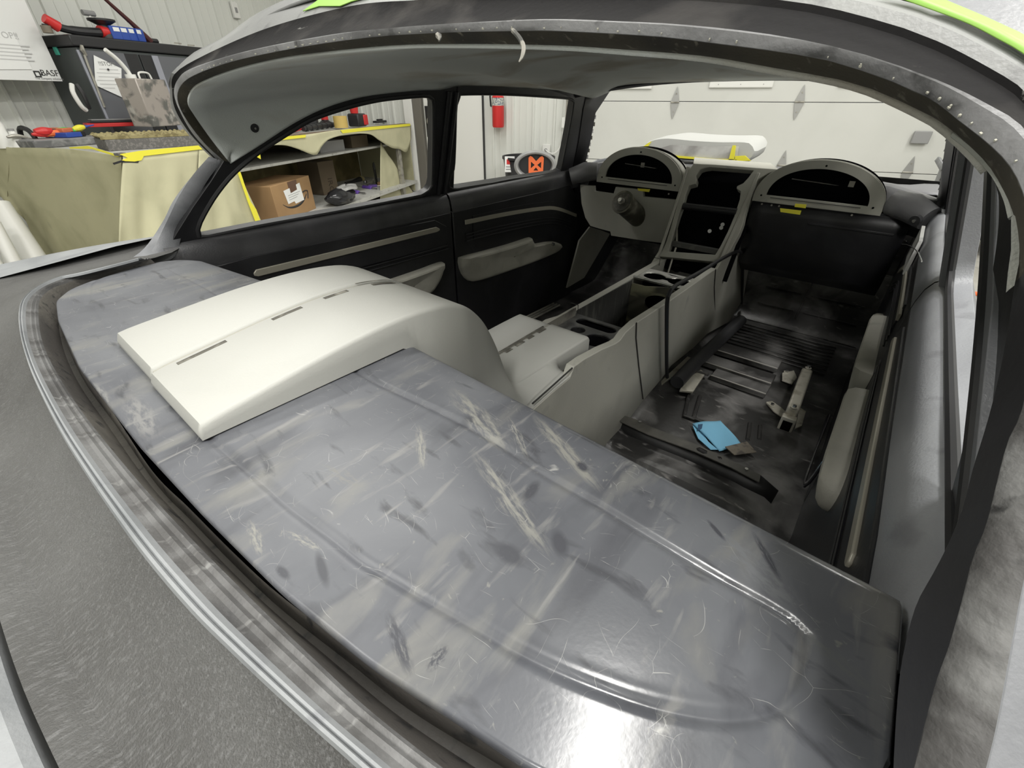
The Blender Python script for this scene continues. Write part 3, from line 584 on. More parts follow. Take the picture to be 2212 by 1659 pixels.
# seat bracket with bolts
sb = M().plate(PP_([(1655,868),(1668,866),(1688,880),(1715,905),(1690,900),(1672,888)], 'z', .222), [], (0, 0, -.006)).build('seat_bracket', brk_m, car, bevel=.001)
a_, b_ = P(1741, 806, 'z', .30), P(1710, 892, 'z', .30)
ax_ = (b_-a_).normalized(); sd = Vector((0, 0, 1)).cross(ax_).normalized()
M().box((a_+b_)/2, ((b_-a_).length, .040, .045), (ax_, sd, sd.cross(ax_)*-1)).build('bracket_rail', brk_m, sb, bevel=.006)
M().box(b_+ax_*.012+Vector((0, 0, -.04)), (.03, .05, .06), (ax_, sd, ZV)).build('bracket_foot', brk_m, sb, bevel=.003)
M().box(b_+ax_*.028+Vector((0, 0, -.045)), (.006, .032, .04), (ax_, sd, ZV)).build('bracket_foot_recess', black_m, sb)
M().plate(PP_([(1690,805),(1715,800),(1722,815),(1712,828),(1690,820)], 'z', .222), [], (0, 0, -.008)).build('bracket_base', brk_m, sb, bevel=.001)
M().plate(PP_([(1728,880),(1741,888),(1732,920),(1718,925)], 'z', .222), [], (0, 0, -.008)).build('bracket_base', brk_m, sb, bevel=.001)
for p in (a_+Vector((0, 0, .026)), b_+Vector((0, 0, .026)), P(1667, 877, 'z', .222)+Vector((0, 0, .003)), P(1699, 804, 'z', .222)):
    M().tube([p, p+Vector((0, 0, .002))], .012, 16).build('washer', brk_m, sb)
    M().tube([p+Vector((0, 0, .002)), p+Vector((0, 0, .010))], .007, 6).build('bolt', chrome_m, sb)
# bright door aperture moulding at the right
for o_ in (0, .012):
    M().tube(spline([Vector((.765+o_*.5, 1.9, .22)), Vector((.765, 1.55+o_, .245)), Vector((.765, 1.36+o_, .26)), Vector((.772, 1.32+o_*1.5, .30)), Vector((.785, 1.335+o_, .42))], 24), .004, 8).build('aperture_moulding', chrome_m if o_ else inner_m, car)
for s, px in ((-1, 0),):
    mb = M()
    a_, b_ = P(1126, 690, 'z', .23), P(1196, 655, 'z', .23)
    for k in range(3): mb.tube([a_+Vector((.022*k, 0, 0)), b_+Vector((.022*k, 0, 0))], .006, 6)
    mb.build('sill_plate', galv_m, car)
# ---- dashboard -------------------------------------------------------------------
dash_m = mat('dash_grey', (.12, .12, .125), .5, noise=[((.17, .17, .17), 6, .5, .7)], bump=(300, .15))
prof = [(2.425,.86),(2.42,.93),(2.42,.975),(2.435,.998),(2.47,1.003),(2.56,.995),(2.62,.985)]
xs_ = np.linspace(-.79, .79, 30)
dash = M().grid([[Vector((x, y-.12*max(0, abs(x)-.62)/.16*.35, z - .03*max(0, abs(x)-.64)/.14)) for x in xs_] for y, z in prof]).build('dashboard', dash_m, car, thick=.004)
for s in (-1, 1):
    M().tube([Vector((s*.66, 2.33, .955)), Vector((s*.72, 2.30, .95)), Vector((s*.785, 2.26, .925))], [.045, .05, .042], 20).build('dash_end', dash_m, dash)
M().tube([Vector((.752, 2.215, .925)), Vector((.745, 2.200, .922))], .018, 18).build('end_plug', dkp_m, dash)
M().tube([Vector((.745, 2.200, .922)), Vector((.743, 2.197, .9215))], .006, 12).build('screw', chrome_m, dash)
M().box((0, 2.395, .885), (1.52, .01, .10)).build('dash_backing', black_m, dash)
def hood(cx):
    n_ = 44; out = [Vector((cx-.235, 0, .912))] ; inn = []
    def arc(rx_, rz_, z0, y):
        return [Vector((cx+rx_*math.cos(a), y, z0+rz_*math.sin(a)**.92 if math.sin(a) > 0 else z0)) for a in np.linspace(math.pi, 0, n_)]
    ow = [arc(.237,.165,.922,2.300), arc(.240,.168,.922,2.308), arc(.238,.160,.925,2.34), arc(.225,.135,.93,2.44)]
    iw = arc(.186,.118,.937,2.298); iw2 = arc(.182,.114,.939,2.315)
    base_o = lambda y, x_, z: [Vector((cx+x_, y, z)), Vector((cx-x_, y, z))]
    face = M()
    o2 = ow[0] + base_o(2.30, .237, .908); i2 = iw
    face.plate([Vector((p.x, 2.300, p.z)) for p in o2], [[Vector((p.x, 2.300, p.z)) for p in i2]], (0, .010, 0))
    h = face.build('gauge_hood', cons_m, dash, bevel=.003)
    M().grid([ow[1], ow[2], ow[3]]).build('hood_shell', cons_m, dash, thick=.004)
    M().tube([iw[0]+Vector((.02, -.002, -.008)), iw[-1]+Vector((-.02, -.002, -.008))], .0015, 6).build('hood_groove', seam_m, dash)
    rim = iw + [iw[0]]
    M().plate([Vector((p.x, 2.385, p.z)) for p in o2], [], (0, .004, 0)).build('gauge_back_panel', black_m, dash)
    for (dx, dzz) in ((-.205, .012), (.205, .012), (0, .145)):
        c = Vector((cx+dx, 2.298, .922+dzz)); M().tube([c, c+Vector((0, -.001, 0))], .004, 8).build('screw_hole', black_m, dash)
    M().tube([Vector((cx-.12, 2.38, 1.0)), Vector((cx+.14, 2.39, .985))], .002, 6).build('wire', galv_m, dash)
    M().box((cx+.10*(1 if cx > 0 else -.2), 2.388, 1.0), (.02, .01, .022)).build('clip', galv_m, dash)
hood(-.403); hood(.403)
# knee panel, driver side
kp = PP_([(1253,400),(1283,402),(1284,413),(1325,419),(1330,404),(1388,410),(1390,425),(1462,432),(1455,478),(1440,526),(1390,520),(1320,509),(1318,500),(1295,494),(1275,488),(1264,470),(1256,440)], 'y', 2.30)
M().plate(kp, [], (0, .02, 0)).build('knee_panel', cons_m, dash, bevel=.006)
M().plate(PP_([(1376,438),(1384,450),(1382,468),(1374,478),(1362,470),(1358,450)], 'y', 2.298), [], (0, -.001, 0)).build('column_opening', black_m, dash)
c0, c1_ = P(1376, 466, 'y', 2.31), P(1345, 437, 'y', 2.15)
col = M().tube([c0+(c0-c1_)*.5, c0, c1_], .052, 24).build('steering_column', mat('dull_column', (.07, .067, .05), .5, .3, noise=[((.2, .19, .15), 20, .5, .7)]), car)
d_ = (c1_-c0).normalized()
M().tube([c1_-d_*.005, c1_+d_*.006], .057, 24).build('column_collar', mat('dull_column', (0, 0, 0)), col)
M().tube([c1_+d_*.006, c1_+d_*.008], .046, 24).build('column_face', mat('dark_column_face', (.05, .048, .04), .5, noise=[((.16, .15, .12), 30, .5, .7)]), col)
M().tube([c1_, c1_+d_*.035], .010, 12).build('column_shaft', chrome_m, col)
M().tube([c1_+d_*.01, c1_+d_*.02], .018, 6).build('column_nut', galv_m, col)
for pts in ([(1377,407),(1404,409),(1402,415),(1379,412)], [(1718,440),(1742,442),(1740,450),(1716,447)], [(1685,450),(1731,455),(1728,464),(1686,458)]):
    M().plate(PP_(pts, 'y', 2.29), [], (0, .003, 0)).build('yellow_tape_tag', yellow_m, dash)
# glove side panel
gp = [Vector((x, y, z)) for (x, y, z) in []]
rows = [[Vector((x, y, z)) for x in np.linspace(.17, .745, 12)] for (y, z) in [(2.315,.915),(2.31,.86),(2.315,.80),(2.33,.72),(2.38,.62),(2.46,.56)]]
M().grid(rows).build('glove_panel', inner_m, dash, thick=.006)
M().box((.56, 2.305, .845), (.30, .006, .010)).build('glove_ridge', inner_m, dash, bevel=.002)
M().box((.50, 2.31, .90), (.64, .004, .016)).build('glove_flange', dkp_m, dash)
for x in (.21,.25,.28,.55): M().tube([Vector((x, 2.306, .898)), Vector((x, 2.303, .898))], .004, 8).build('screw', galv_m, dash)
for x in (-.36,-.33,-.22): M().tube([Vector((x, 2.296, .893)), Vector((x, 2.293, .893))], .004, 8).build('screw', galv_m, dash)
M().plate(PP_([(1275,490),(1300,498),(1318,505),(1262,600),(1225,622),(1252,520)], 'x', -.74), [], (-.01, 0, 0)).build('kick_panel', cons_m, car)
M().box((-.3, 3.0, .60), (1.0, .02, .6)).build('firewall', black_m, car)
# centre stack
so = [(1498,353),(1590,357),(1682,366),(1661,374),(1636,388),(1622,415),(1613,451),(1608,481),(1604,512),(1588,545),(1546,581),(1538,577),(1549,560),(1556,543),(1580,480)]
outer = PP_([(1498,353),(1545,355),(1682,366),(1660,374),(1636,388),(1622,415),(1612,451),(1606,481),(1597,505),(1578,540),(1552,570),(1543,566),(1436,555),(1424,554),(1438,525),(1449,490),(1460,450),(1466,420),(1476,390),(1484,372)], 'K', 0)
hole = PP_([(1513,366),(1522,363),(1535,361),(1628,368),(1616,384),(1605,396),(1592,402),(1591,407),(1600,413),(1598,430),(1588,462),(1572,500),(1556,532),(1545,550),(1444,543),(1456,500),(1466,465),(1476,438),(1481,418),(1488,401),(1503,397),(1505,388),(1503,380)], 'K', 0)
stack = M().plate(outer, [hole], Vector((0, .04, -.02))).build('centre_stack', cons_m, car, bevel=.003)
M().plate(PP_([(1498,353),(1682,366),(1664,352),(1500,340)], 'z', 1.03), [], (0, 0, -.01)).build('stack_top', cons_m, stack)
M().plate([Vector((-.16, 2.39, 1.025)), Vector((.175, 2.39, 1.025)), Vector((.175, 2.22, .55)), Vector((-.16, 2.22, .55))], [], (0, .01, 0)).build('stack_back', black_m, stack)
k1, k2 = P(1476, 445, 'K', -.01), P(1592, 458, 'K', -.01); M().tube([k1, k2], .016, 14).build('stack_bar', inner_m, stack)
k1, k2 = P(1452, 527, 'K', -.02), P(1552, 542, 'K', -.02); M().box((k1+k2)/2, ((k2-k1).length, .02, .025)).build('stack_bar', mat('worn_black_steel', (.08, .08, .075), .5, noise=[((.2, .2, .18), 9, .5, .7)]), stack, bevel=.002)
for (xa, ya, xb, yb) in ((1462,470,1462,522),(1460,535,1443,590)):
    M().tube([P(xa, ya, 'K', -.02), P(xb, yb, 'K', -.02)], .005, 8).build('stack_rod', galv_m, stack)
for (x, y) in ((1561,485),(1558,492),(1533,499)):
    c = P(x, y, 'K', -.05); M().tube([c, c+Vector((0, -.002, 0))], .009, 10).build('firewall_hole', sheet_m, stack)
pts = spline(PP_([(1462,580,'z',.56),(1485,556,'z',.58),(1530,552,'z',.59),(1555,560,'z',.58)]), 12)
M().tube(pts, .022, 12).build('shift_boot', inner_m, stack)
# right cheek of the stack down to the tunnel
M().plate([Vector(p) for p in [(.165,2.31,1.02),(.165,2.42,1.0),(.175,2.75,.30),(.175,2.55,.22),(.155,2.05,.30),(.15,2.03,.60),(.15,2.12,.66),(.155,2.2,.80)]], [], (-.012, 0, 0)).build('stack_cheek', cons_m, stack, bevel=.002)
M().plate([Vector(p) for p in [(-.165,2.31,1.02),(-.165,2.42,1.0),(-.175,2.75,.30),(-.155,2.05,.30),(-.15,2.03,.60),(-.15,2.12,.66),(-.155,2.2,.80)]], [], (.012, 0, 0)).build('stack_cheek', cons_m, stack, bevel=.002)

# ---- hood and cowl in front of the windscreen
rows = []
for y in np.linspace(2.58, 2.92, 8):
    rows.append([Vector((x, y, .985 + .004*math.sin((y-2.58)/.34*math.pi) - .10*abs(x/.9)**3 + .05*math.exp(-((abs(x)-.80)/.10)**2))) for x in np.linspace(-.93, .93, 40)])
M().grid(rows).build('engine_hood', mat('hood_primer', (.16, .16, .17), .45, 0), car, thick=.004)

# =================================================================== CENTRE CONSOLE
con = empty('center_console', (0, 1.3, .2), 'long grey-beige fabricated console running from the tray to the dash between the seats', 'console')
def topz(y): return float(np.interp(y, [.9,.99,1.05,1.12,1.18,1.25,1.5,2.2], [.55,.575,.612,.640,.650,.668,.656,.645]))
wr = PP_([(1240,792),(1262,776),(1300,755),(1330,742),(1340,735),(1352,718),(1375,697),(1440,655),(1530,592),(1548,580)], 'x', .155)
wrb = PP_([(1560,688),(1500,750),(1450,790),(1430,818),(1390,865)], 'x', .155)
outl = [Vector((.155, .60, .630)), Vector((.155, .699, .637)), Vector((.155, .787, .647)), Vector((.155, .868, .652))] + wr + wrb + [Vector((.155, 1.30, .20)), Vector((.155, .62, .20))]
wallr = M().plate(outl, [], (-.026, 0, 0)).build('console_side', cons_m, con, bevel=.006)
ll = PP_([(1178,690),(1205,682),(1230,668),(1250,657),(1330,612),(1426,558)], 'x', -.14)
outl = [Vector((-.14, .85, .60))] + ll + [Vector((-.14, 2.15, .25)), Vector((-.14, .85, .25))]
walll = M().plate(outl, [], (.028, 0, 0)).build('console_side', cons_m, con, bevel=.006)
M().box((0, 1.55, .34), (.26, 1.1, .02)).build('console_floor', black_m, con)
for pts in ([(1375,697),(1374,730),(1380,790),(1389,862)], [(1546,582),(1543,620),(1545,700)]):
    M().tube(PP_(pts, 'x', .157), .0022, 6).build('panel_seam', seam_m, wallr)
for q_ in ((1248,660),(1425,560)):
    c = P(*q_, 'x', -.112); M().tube([c+Vector((-.03, 0, .003)), c+Vector((.002, 0, .002)), c+Vector((.003, 0, -.03))], .0015, 6).build('panel_seam', seam_m, walll)
# rear cup holder plate
ch = PP_([(1226,683),(1250,676),(1343,707),(1336,722),(1320,735),(1312,748),(1288,752),(1262,756),(1250,722),(1248,708),(1232,700)], 'z', .612)
def capsule(a, b, r, n=12):
    a, b = Vector(a), Vector(b); d = (b-a); t = math.atan2(d.y, d.x)
    return [a+Vector((math.cos(t+math.pi/2+u)*r, math.sin(t+math.pi/2+u)*r, 0)) for u in np.linspace(0, math.pi, n)] + [b+Vector((math.cos(t-math.pi/2+u)*r, math.sin(t-math.pi/2+u)*r, 0)) for u in np.linspace(0, math.pi, n)]
h1 = capsule(P(1262, 692, 'z', .612), P(1314, 706, 'z', .612), .022)
cc = P(1292, 734, 'z', .612); h2 = [cc+Vector((math.cos(a)*.040, math.sin(a)*.040, 0)) for a in np.linspace(0, 2*math.pi, 28, endpoint=False)]
chp_m = mat('scuffed_black_holder', (.05, .05, .05), .4, noise=[((.13, .13, .125), 14, .5, .7)])
chp = M().plate([Vector((-.112, 1.03, .612)), Vector((.129, 1.03, .612)), Vector((.129, 1.235, .612)), Vector((-.112, 1.235, .612))], [], (0, 0, -.004))
zc = .612
hb = [Vector((-.112, 1.09, zc)), Vector((.128, 1.09, zc)), Vector((.128, 1.32, zc)), Vector((-.112, 1.32, zc))]
slot = capsule((-.055, 1.275, zc), (.055, 1.275, zc), .025); cup = [Vector((.060+.048*math.cos(a), 1.180+.048*math.sin(a), zc)) for a in np.linspace(0, 2*math.pi, 28, endpoint=False)]
sm = [Vector((-.03+.026*math.cos(a), 1.205+.026*math.sin(a), zc)) for a in np.linspace(0, 2*math.pi, 20, endpoint=False)]
chd = M().plate(hb, [slot, cup, sm], (0, 0, -.012)).build('cup_holder', chp_m, con, bevel=.002)
M().grid([[p+Vector((0, 0, -.005)) for p in cup], [p+Vector((0, 0, -.08)) for p in cup]], closed=True).build('cup_well', black_m, chd)
M().grid([[p+Vector((0, 0, -.005)) for p in slot], [p+Vector((0, 0, -.06)) for p in slot]], closed=True).build('cup_well', black_m, chd)
M().grid([[p+Vector((0, 0, -.005)) for p in sm], [p+Vector((0, 0, -.03)) for p in sm]], closed=True).build('cup_well', dkp_m, chd)
M().box((0, 1.2, .50), (.23, .2, .004)).build('holder_bottom', black_m, chd)
M().plate([Vector(p) for p in [(-.108,1.10,.645),(-.108,1.30,.645),(-.108,1.30,.60),(-.108,1.10,.60)]], [], (.006, 0, 0)).build('holder_flange', galv_m, chd)
# front metal holder
zc = .625
hb = [Vector((-.11, 1.79, zc)), Vector((.128, 1.79, zc)), Vector((.128, 1.95, zc)), Vector((-.11, 1.95, zc))]
def ell(cx, cy, r, n=20, z=zc): return [Vector((cx+r*math.cos(a), cy+r*math.sin(a), z)) for a in np.linspace(0, 2*math.pi, n, endpoint=False)]
dumb = [Vector((-.048+.048*math.cos(a), 1.868+.045*math.sin(a), zc)) for a in np.linspace(.5, 2*math.pi-.5, 20)] + [Vector((.066+.048*math.cos(a), 1.868+.045*math.sin(a), zc)) for a in np.linspace(-math.pi+.5, math.pi-.5, 20)]
fh = M().plate(hb, [dumb], (0, 0, -.008)).build('cup_holder', mat('satin_holder_metal', (.7, .69, .65), .3, .6, noise=[((.2, .2, .18), 9, .5, .7)]), con, bevel=.004)
M().tube([Vector((-.112, 1.787, zc+.004)), Vector((.13, 1.787, zc+.004))], .005, 8).build('holder_edge', chrome_m, fh)
M().grid([[p+Vector((0, 0, -.005)) for p in dumb], [p+Vector((0, 0, -.07)) for p in dumb]], closed=True).build('cup_well', black_m, fh)
M().box((0, 1.868, .555), (.22, .16, .004)).build('holder_bottom', black_m, fh)
cross = [Vector((x, 1.775, z)) for x, z in [(-.112,.35),(.129,.35),(.129,.615),(.09,.612),(.05,.62),(-.05,.60),(-.112,.60)]]
ov = [Vector((.035+.075*math.cos(a)*(1 if abs(math.cos(a)) < .9 else 1), 1.775, .535+.042*math.sin(a))) for a in np.linspace(0, 2*math.pi, 28, endpoint=False)]
M().plate(cross, [ov], (0, .012, 0)).build('console_divider', mat('overspray_yellow_grey', (.12, .115, .09), .6, noise=[((.34, .33, .22), 6, .48, .62, (1, 1, 2.5))]), con)
M().box((.055, 1.83, .50), (.05, .004, .04)).build('relay_plate', galv_m, con)
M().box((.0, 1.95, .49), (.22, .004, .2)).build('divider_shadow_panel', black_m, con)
for x in (-.110, .127):
    s = 1 if x > 0 else -1
    M().plate([Vector((x, 1.32, .36)), Vector((x, 1.77, .36)), Vector((x, 1.77, .618)), Vector((x, 1.32, .625))], [], (-s*.002, 0, 0)).build('inner_lining', consin_m, con)

# =================================================================== WHITE REAR CONSOLE
rc = empty('rear_console_cover', (-.03, .25, .954), 'cream-white twin-plank console cover arching over the tray edge and down to the centre console', 'console')
top = [(.068,.966),(.0705,.973),(.078,.979),(.14,.988),(.25,1.002),(.34,1.008),(.41,1.006),(.47,.994),(.52,.967),(.57,.920),(.62,.850),(.66,.778),(.69,.715),(.715,.680),(.75,.666),(.82,.664),(.92,.664),(1.02,.664),(1.095,.662),(1.10,.655)]
tops = [(p[0], p[1]) for p in spline(top, 90)]
def botz(y): return float(np.interp(y, [.068,.37,.385,.40,1.12], [.957,.957,.90,.50,.50])) if y < .72 else float(np.interp(y, [.72,.80,.9,1.2], [.50,.56,.585,.585]))
LX = lambda y: float(np.interp(y, [.07,.40,.6,.8,1.1], [-.212,-.180,-.180,-.200,-.205]))
GX = lambda y: float(np.interp(y, [.07,.45,.75,1.1], [-.033,-.033,-.070,-.077]))
RX = lambda y: float(np.interp(y, [.07,.42,.50,.58,.66,.74,1.1], [.150,.150,.142,.118,.090,.070,.076]))
def seamz(y): return float(np.interp(y, [.37,.385,.41,.699,.787,.875,.95,1.2], [.957,.90,.62,.640,.650,.655,.60,.60]))
def plank(fl, fr, dy, y_end, out):
    rows = []
    for (y, z) in tops:
        yy = y + dy*(1 if y < .5 else 0) if y < .9 else .9 + (y-.9)*(y_end-.9)/(.2)
        x0_, x1_ = fl(yy), fr(yy); r = .007; zb = .957 if y < .37 else seamz(y)
        zb = min(zb, z-.004); w_ = 0 if y < .40 else min(1, (y-.40)/.06)*min(1, max(0, (.93-y)/.05))
        xb = x1_ + (.1545-x1_)*w_ if out else x1_
        zl_ = zb if out else min(zb, max(.60, z-.10))
        rows.append([Vector((x0_, yy, zl_)), Vector((x0_, yy, z-r)), Vector((x0_+r*.3, yy, z-r*.3)), Vector((x0_+r, yy, z)), Vector((x1_-r, yy, z)), Vector((x1_-r*.3, yy, z-r*.3)), Vector((x1_, yy, z-r)), Vector((xb*.35+x1_*.65, yy, (z-r)*.55+zb*.45)), Vector((xb, yy, zb))])
    m = M().grid(rows); n = len(rows)*9
    m.f.append(tuple(range(9))[::-1]); m.f.append(tuple(range(n-9, n)))
    return m
pl = plank(LX, lambda y: GX(y)-.004, 0, 1.095, False).build('cover_plank', white_m, rc, angle=50)
pr = plank(lambda y: GX(y)+.004, RX, -.004, 1.10, True).build('cover_plank', white_m, rc, angle=50)
M().grid([[Vector((GX(y)-.006, y, z-.005)) for y, z in tops], [Vector((GX(y)+.006, y, z-.005)) for y, z in tops], [Vector((GX(y)+.006, y, z-.03)) for y, z in tops]]).build('center_groove', mat('groove_filler', (.33, .32, .28), .8), rc)
def slotp(y0, y1, xc, w, par, m, nm):
    yy = np.linspace(y0, y1, 14); ty = [t[0] for t in tops]; tz = [t[1] for t in tops]
    zf = lambda y: float(np.interp(y, ty, tz))
    M().grid([[Vector((GX(y)+.033+xc-w, y, zf(y)+.0006)) for y in yy], [Vector((GX(y)+.033+xc+w, y, zf(y)+.0006)) for y in yy]]).build(nm, m, par, thick=.0004)
slot_m = mat('slot_shadow', (.10, .095, .08), .8, noise=[((.3, .29, .25), 40, .5, .7)])
for (y0, y1) in ((.098,.165),(.235,.285),(.325,.37),(.42,.47)): slotp(y0, y1, -.0125, .0042, rc, slot_m, 'vent_slot')
for (y0, y1) in ((.845,.875),(.895,.935),(.955,.985),(1.01,1.05)): slotp(y0, y1, -.020, .006, rc, slot_m, 'vent_slot')
slotp(.76, 1.06, -.034, .003, rc, slot_m, 'hinge_line')
slotp(.40, .55, -.034, .002, rc, slot_m, 'hinge_line')
# seam line to the main console
M().tube(PP_([(1150,872),(1195,832),(1236,795)], 'x', .157), .0025, 6).build('panel_seam', seam_m, rc)

# ---- loose things in the cabin ----------------------------------------------------
ln = [(1602,655),(1604,600),(1604,560),(1602,547),(1594,543),(1570,553),(1520,583),(1475,608),(1458,618),(1446,632),(1441,655),(1440,720),(1440,780),(1441,815)]
st = spline([P(x, y, 'x', .175 + (.0 if i > 3 else .0)) for i, (x, y) in enumerate(ln)], 70)
strap = M().tube(st, .0075, 10).build('rubber_hose', dkp_m)
tag(strap, 'thin black rubber hose looped over the right wall of the console', 'hose')
bt = M(); n1 = 12
q4 = [P(1495, 917, 'z', .207), P(1556, 909, 'z', .212), P(1600, 962, 'z', .210), P(1554, 975, 'z', .207)]
rows = [[(q4[0].lerp(q4[1], u)).lerp(q4[3].lerp(q4[2], u), v) + Vector((0, 0, .004*math.sin(u*5+v*4)+.002)) for u in np.linspace(0, 1, n1)] for v in np.linspace(0, 1, n1)]
towel = M().grid(rows).build('shop_towel', blue_m, None, thick=.003, off=1); tag(towel, 'folded light blue shop towel lying on the black floor pan', 'towel')
M().plate(PP_([(1496,920),(1506,918),(1530,955),(1550,972),(1535,972),(1508,948)], 'z', .206), [], (0, 0, .002)).build('folded_flap', blue_m, towel)
M().plate(PP_([(1508,917),(1518,916),(1516,926),(1508,930)], 'z', .2165), [], (0, 0, .0008)).build('dark_smudge', mat('navy_smudge', (.03, .08, .16), .8), towel)
bs = M().plate(PP_([(1566,966),(1613,955),(1634,978),(1586,984)], 'z', .219), [], (0, 0, .003)).build('sandpaper_scrap', brown_m, None, smooth=False)
tag(bs, 'small dirty brown square of sandpaper overlapping the blue towel', 'scrap')
# wire loop and masked card at the right windscreen pillar
pc = M().plate([Vector(p) for p in [(.772,1.96,.905),(.772,2.20,.91),(.772,2.20,.80),(.772,1.93,.80)]], [], (.01, 0, 0)).build('door_edge_cover', mat('scuffed_silver_film', (.42, .42, .40), .4, noise=[((.2, .2, .2), 12, .5, .7)]), car)
lw = spline(PP_([(1958,521),(1945,516),(1932,519),(1936,526),(1955,528),(1972,534),(1985,548),(1991,565)], 'x', .765), 24)
M().tube(lw, .0016, 6).build('tie_wire', chrome_m, car)

# =================================================================== THE SHOP
XL, XR, YF, YR = -5.2, 6.4, 6.5, -5.0
def S_(m, name, mt): o = m.build(name, mt, None); o['kind'] = 'structure'; return o
S_(M().plate([B(XL-.1, YR-.1, -.1), B(XR+.1, YR-.1, -.1), B(XR+.1, YF+.1, -.1), B(XL-.1, YF+.1, -.1)], [], (0, 0, .1)), 'floor', conc_m)
S_(M().plate([B(XL-.1, YR-.1, CEIL), B(XR+.1, YR-.1, CEIL), B(XR+.1, YF+.1, CEIL), B(XL-.1, YF+.1, CEIL)], [], (0, 0, .1)), 'ceiling', wall_m)
def ribs(m, p0, d, n, L, z0, z1, pitch=.305):
    k = 0
    for i in range(int(L/pitch)):
        c = p0 + d*(i+.5)*pitch; h = (z1-z0)
        for off, w_, t_ in ((0, .036, .022), (.10, .012, .006), (.20, .012, .006)):
            q = c + d*off; a = q - d*(w_/2); b = q + d*(w_/2)
            vs = [a + ZV*z0, a + d*w_*.2 + n*t_ + ZV*z0, b - d*w_*.2 + n*t_ + ZV*z0, b + ZV*z0]
            m.add(vs + [v + ZV*h for v in vs], [(0, 1, 5, 4), (1, 2, 6, 5), (2, 3, 7, 6), (3, 2, 1, 0), (4, 5, 6, 7)])
GX0, GX1 = -1.02, 4.1                                        # garage door opening
m = M().box(B(XL-.05, (YR+YF)/2, CEIL/2), (.1, YF-YR, CEIL), BAX); ribs(m, B(XL, YR, 0), BYV, BXV, YF-YR, 0, CEIL); S_(m, 'wall_left', wall_m)
m = M().box(B((XL+GX0)/2, YF+.05, CEIL/2), (GX0-XL, .1, CEIL), BAX); ribs(m, B(-2.38, YF, 0), BXV, -BYV, GX0+2.38, 0, CEIL); ribs(m, B(XL, YF, 0), BXV, -BYV, 1.5, 0, CEIL, .2)
m.box(B((GX1+XR)/2, YF+.05, CEIL/2), (XR-GX1, .1, CEIL), BAX); m.box(B((GX0+GX1)/2, YF+.05, 3.45), (GX1-GX0, .1, .9), BAX); S_(m, 'wall_front', wall_m)
m = M().box(B(XR+.05, (YR+YF)/2, CEIL/2), (.1, YF-YR, CEIL), BAX); ribs(m, B(XR, YR, 0), BYV, -BXV, YF-YR, 0, CEIL); S_(m, 'wall_right', wall_m)
m = M().box(B((XL+XR)/2, YR-.05, CEIL/2), (XR-XL, .1, CEIL), BAX); ribs(m, B(XL, YR, 0), BXV, BYV, XR-XL, 0, CEIL); S_(m, 'wall_rear', wall_m)
S_(M().box(B(GX0-.05, YF-.02, 1.5), (.12, .06, 3.0), BAX), 'trim_1', whitep_m)
# ---- garage door
gd = bpy.data.objects.new('door_2', None); sc.collection.objects.link(gd); gd.location = B((GX0+GX1)/2, YF, 0); gd['kind'] = 'structure'
zs = [0, P(1570, 357, 'by', YF).z, P(1570, 220, 'by', YF).z]; ph = zs[2]-zs[1]; zs = [zs[1]-ph] + zs[1:] + [zs[2]+ph, zs[2]+2*ph]; zs[0] = max(0, zs[0])
for a_, b_ in zip(zs[:-1], zs[1:]):
    M().box(B((GX0+GX1)/2, YF+.03, (a_+b_)/2), (GX1-GX0-.02, .05, b_-a_-.006), BAX).build('door_panel', gdoor_m, gd, bevel=.004)
M().box(B((GX0+GX1)/2, YF+.03, .05), (GX1-GX0-.02, .05, .1), BAX).build('bottom_seal', dkp_m, gd)
def hinge(x, y, sc_=1):
    c = P(x, y, 'by', YF-.002)
    o = M().plate([c+BXV*.045*sc_*a+ZV*b*sc_ for a, b in [(0,.165),(-.35,.12),(-1,.02),(-1,-.03),(-.35,-.14),(0,-.18),(.35,-.14),(1,-.03),(1,.02),(.35,.12)]], [], -BYV*.006).build('door_hinge', hinge_m, gd, bevel=.001)
    M().tube([c-BYV*.01-BXV*.05*sc_, c-BYV*.01+BXV*.05*sc_], .009, 8).build('hinge_barrel', galv_m, o)
    for dz_ in (.09, -.10): M().tube([c+ZV*dz_*sc_-BYV*.004, c+ZV*dz_*sc_-BYV*.012], .008, 8).build('bolt', galv_m, o)
hinge(1458, 221); hinge(1727, 220); hinge(1688, 357); hinge(1960, 372); hinge(1255, 350, .8)
for (x0, x1, y0, y1) in ((1531, 1670, 174, 186), (1290, 1408, 178, 189), (1812, 1960, 172, 183)):
    c = P((x0+x1)/2, (y0+y1)/2, 'by', YF-.01); wd = (P(x1, y0, 'by', YF).dot(BXV)-P(x0, y0, 'by', YF).dot(BXV))
    o = M().box(c+ZV*.04, (wd, .02, .17), BAX).build('window_surround', whitep_m, gd, bevel=.012)
    for k in (-.35, 0, .35): M().tube([c+BXV*wd*k-BYV*.008-ZV*.01, c+BXV*wd*k-BYV*.014-ZV*.01], .005, 6).build('screw', greyp_m, o)
c = P(1990, 297, 'by', YF-.03); M().box(c, (.16, .04, .12), BAX).build('lift_handle', greyp_m, gd, bevel=.008)
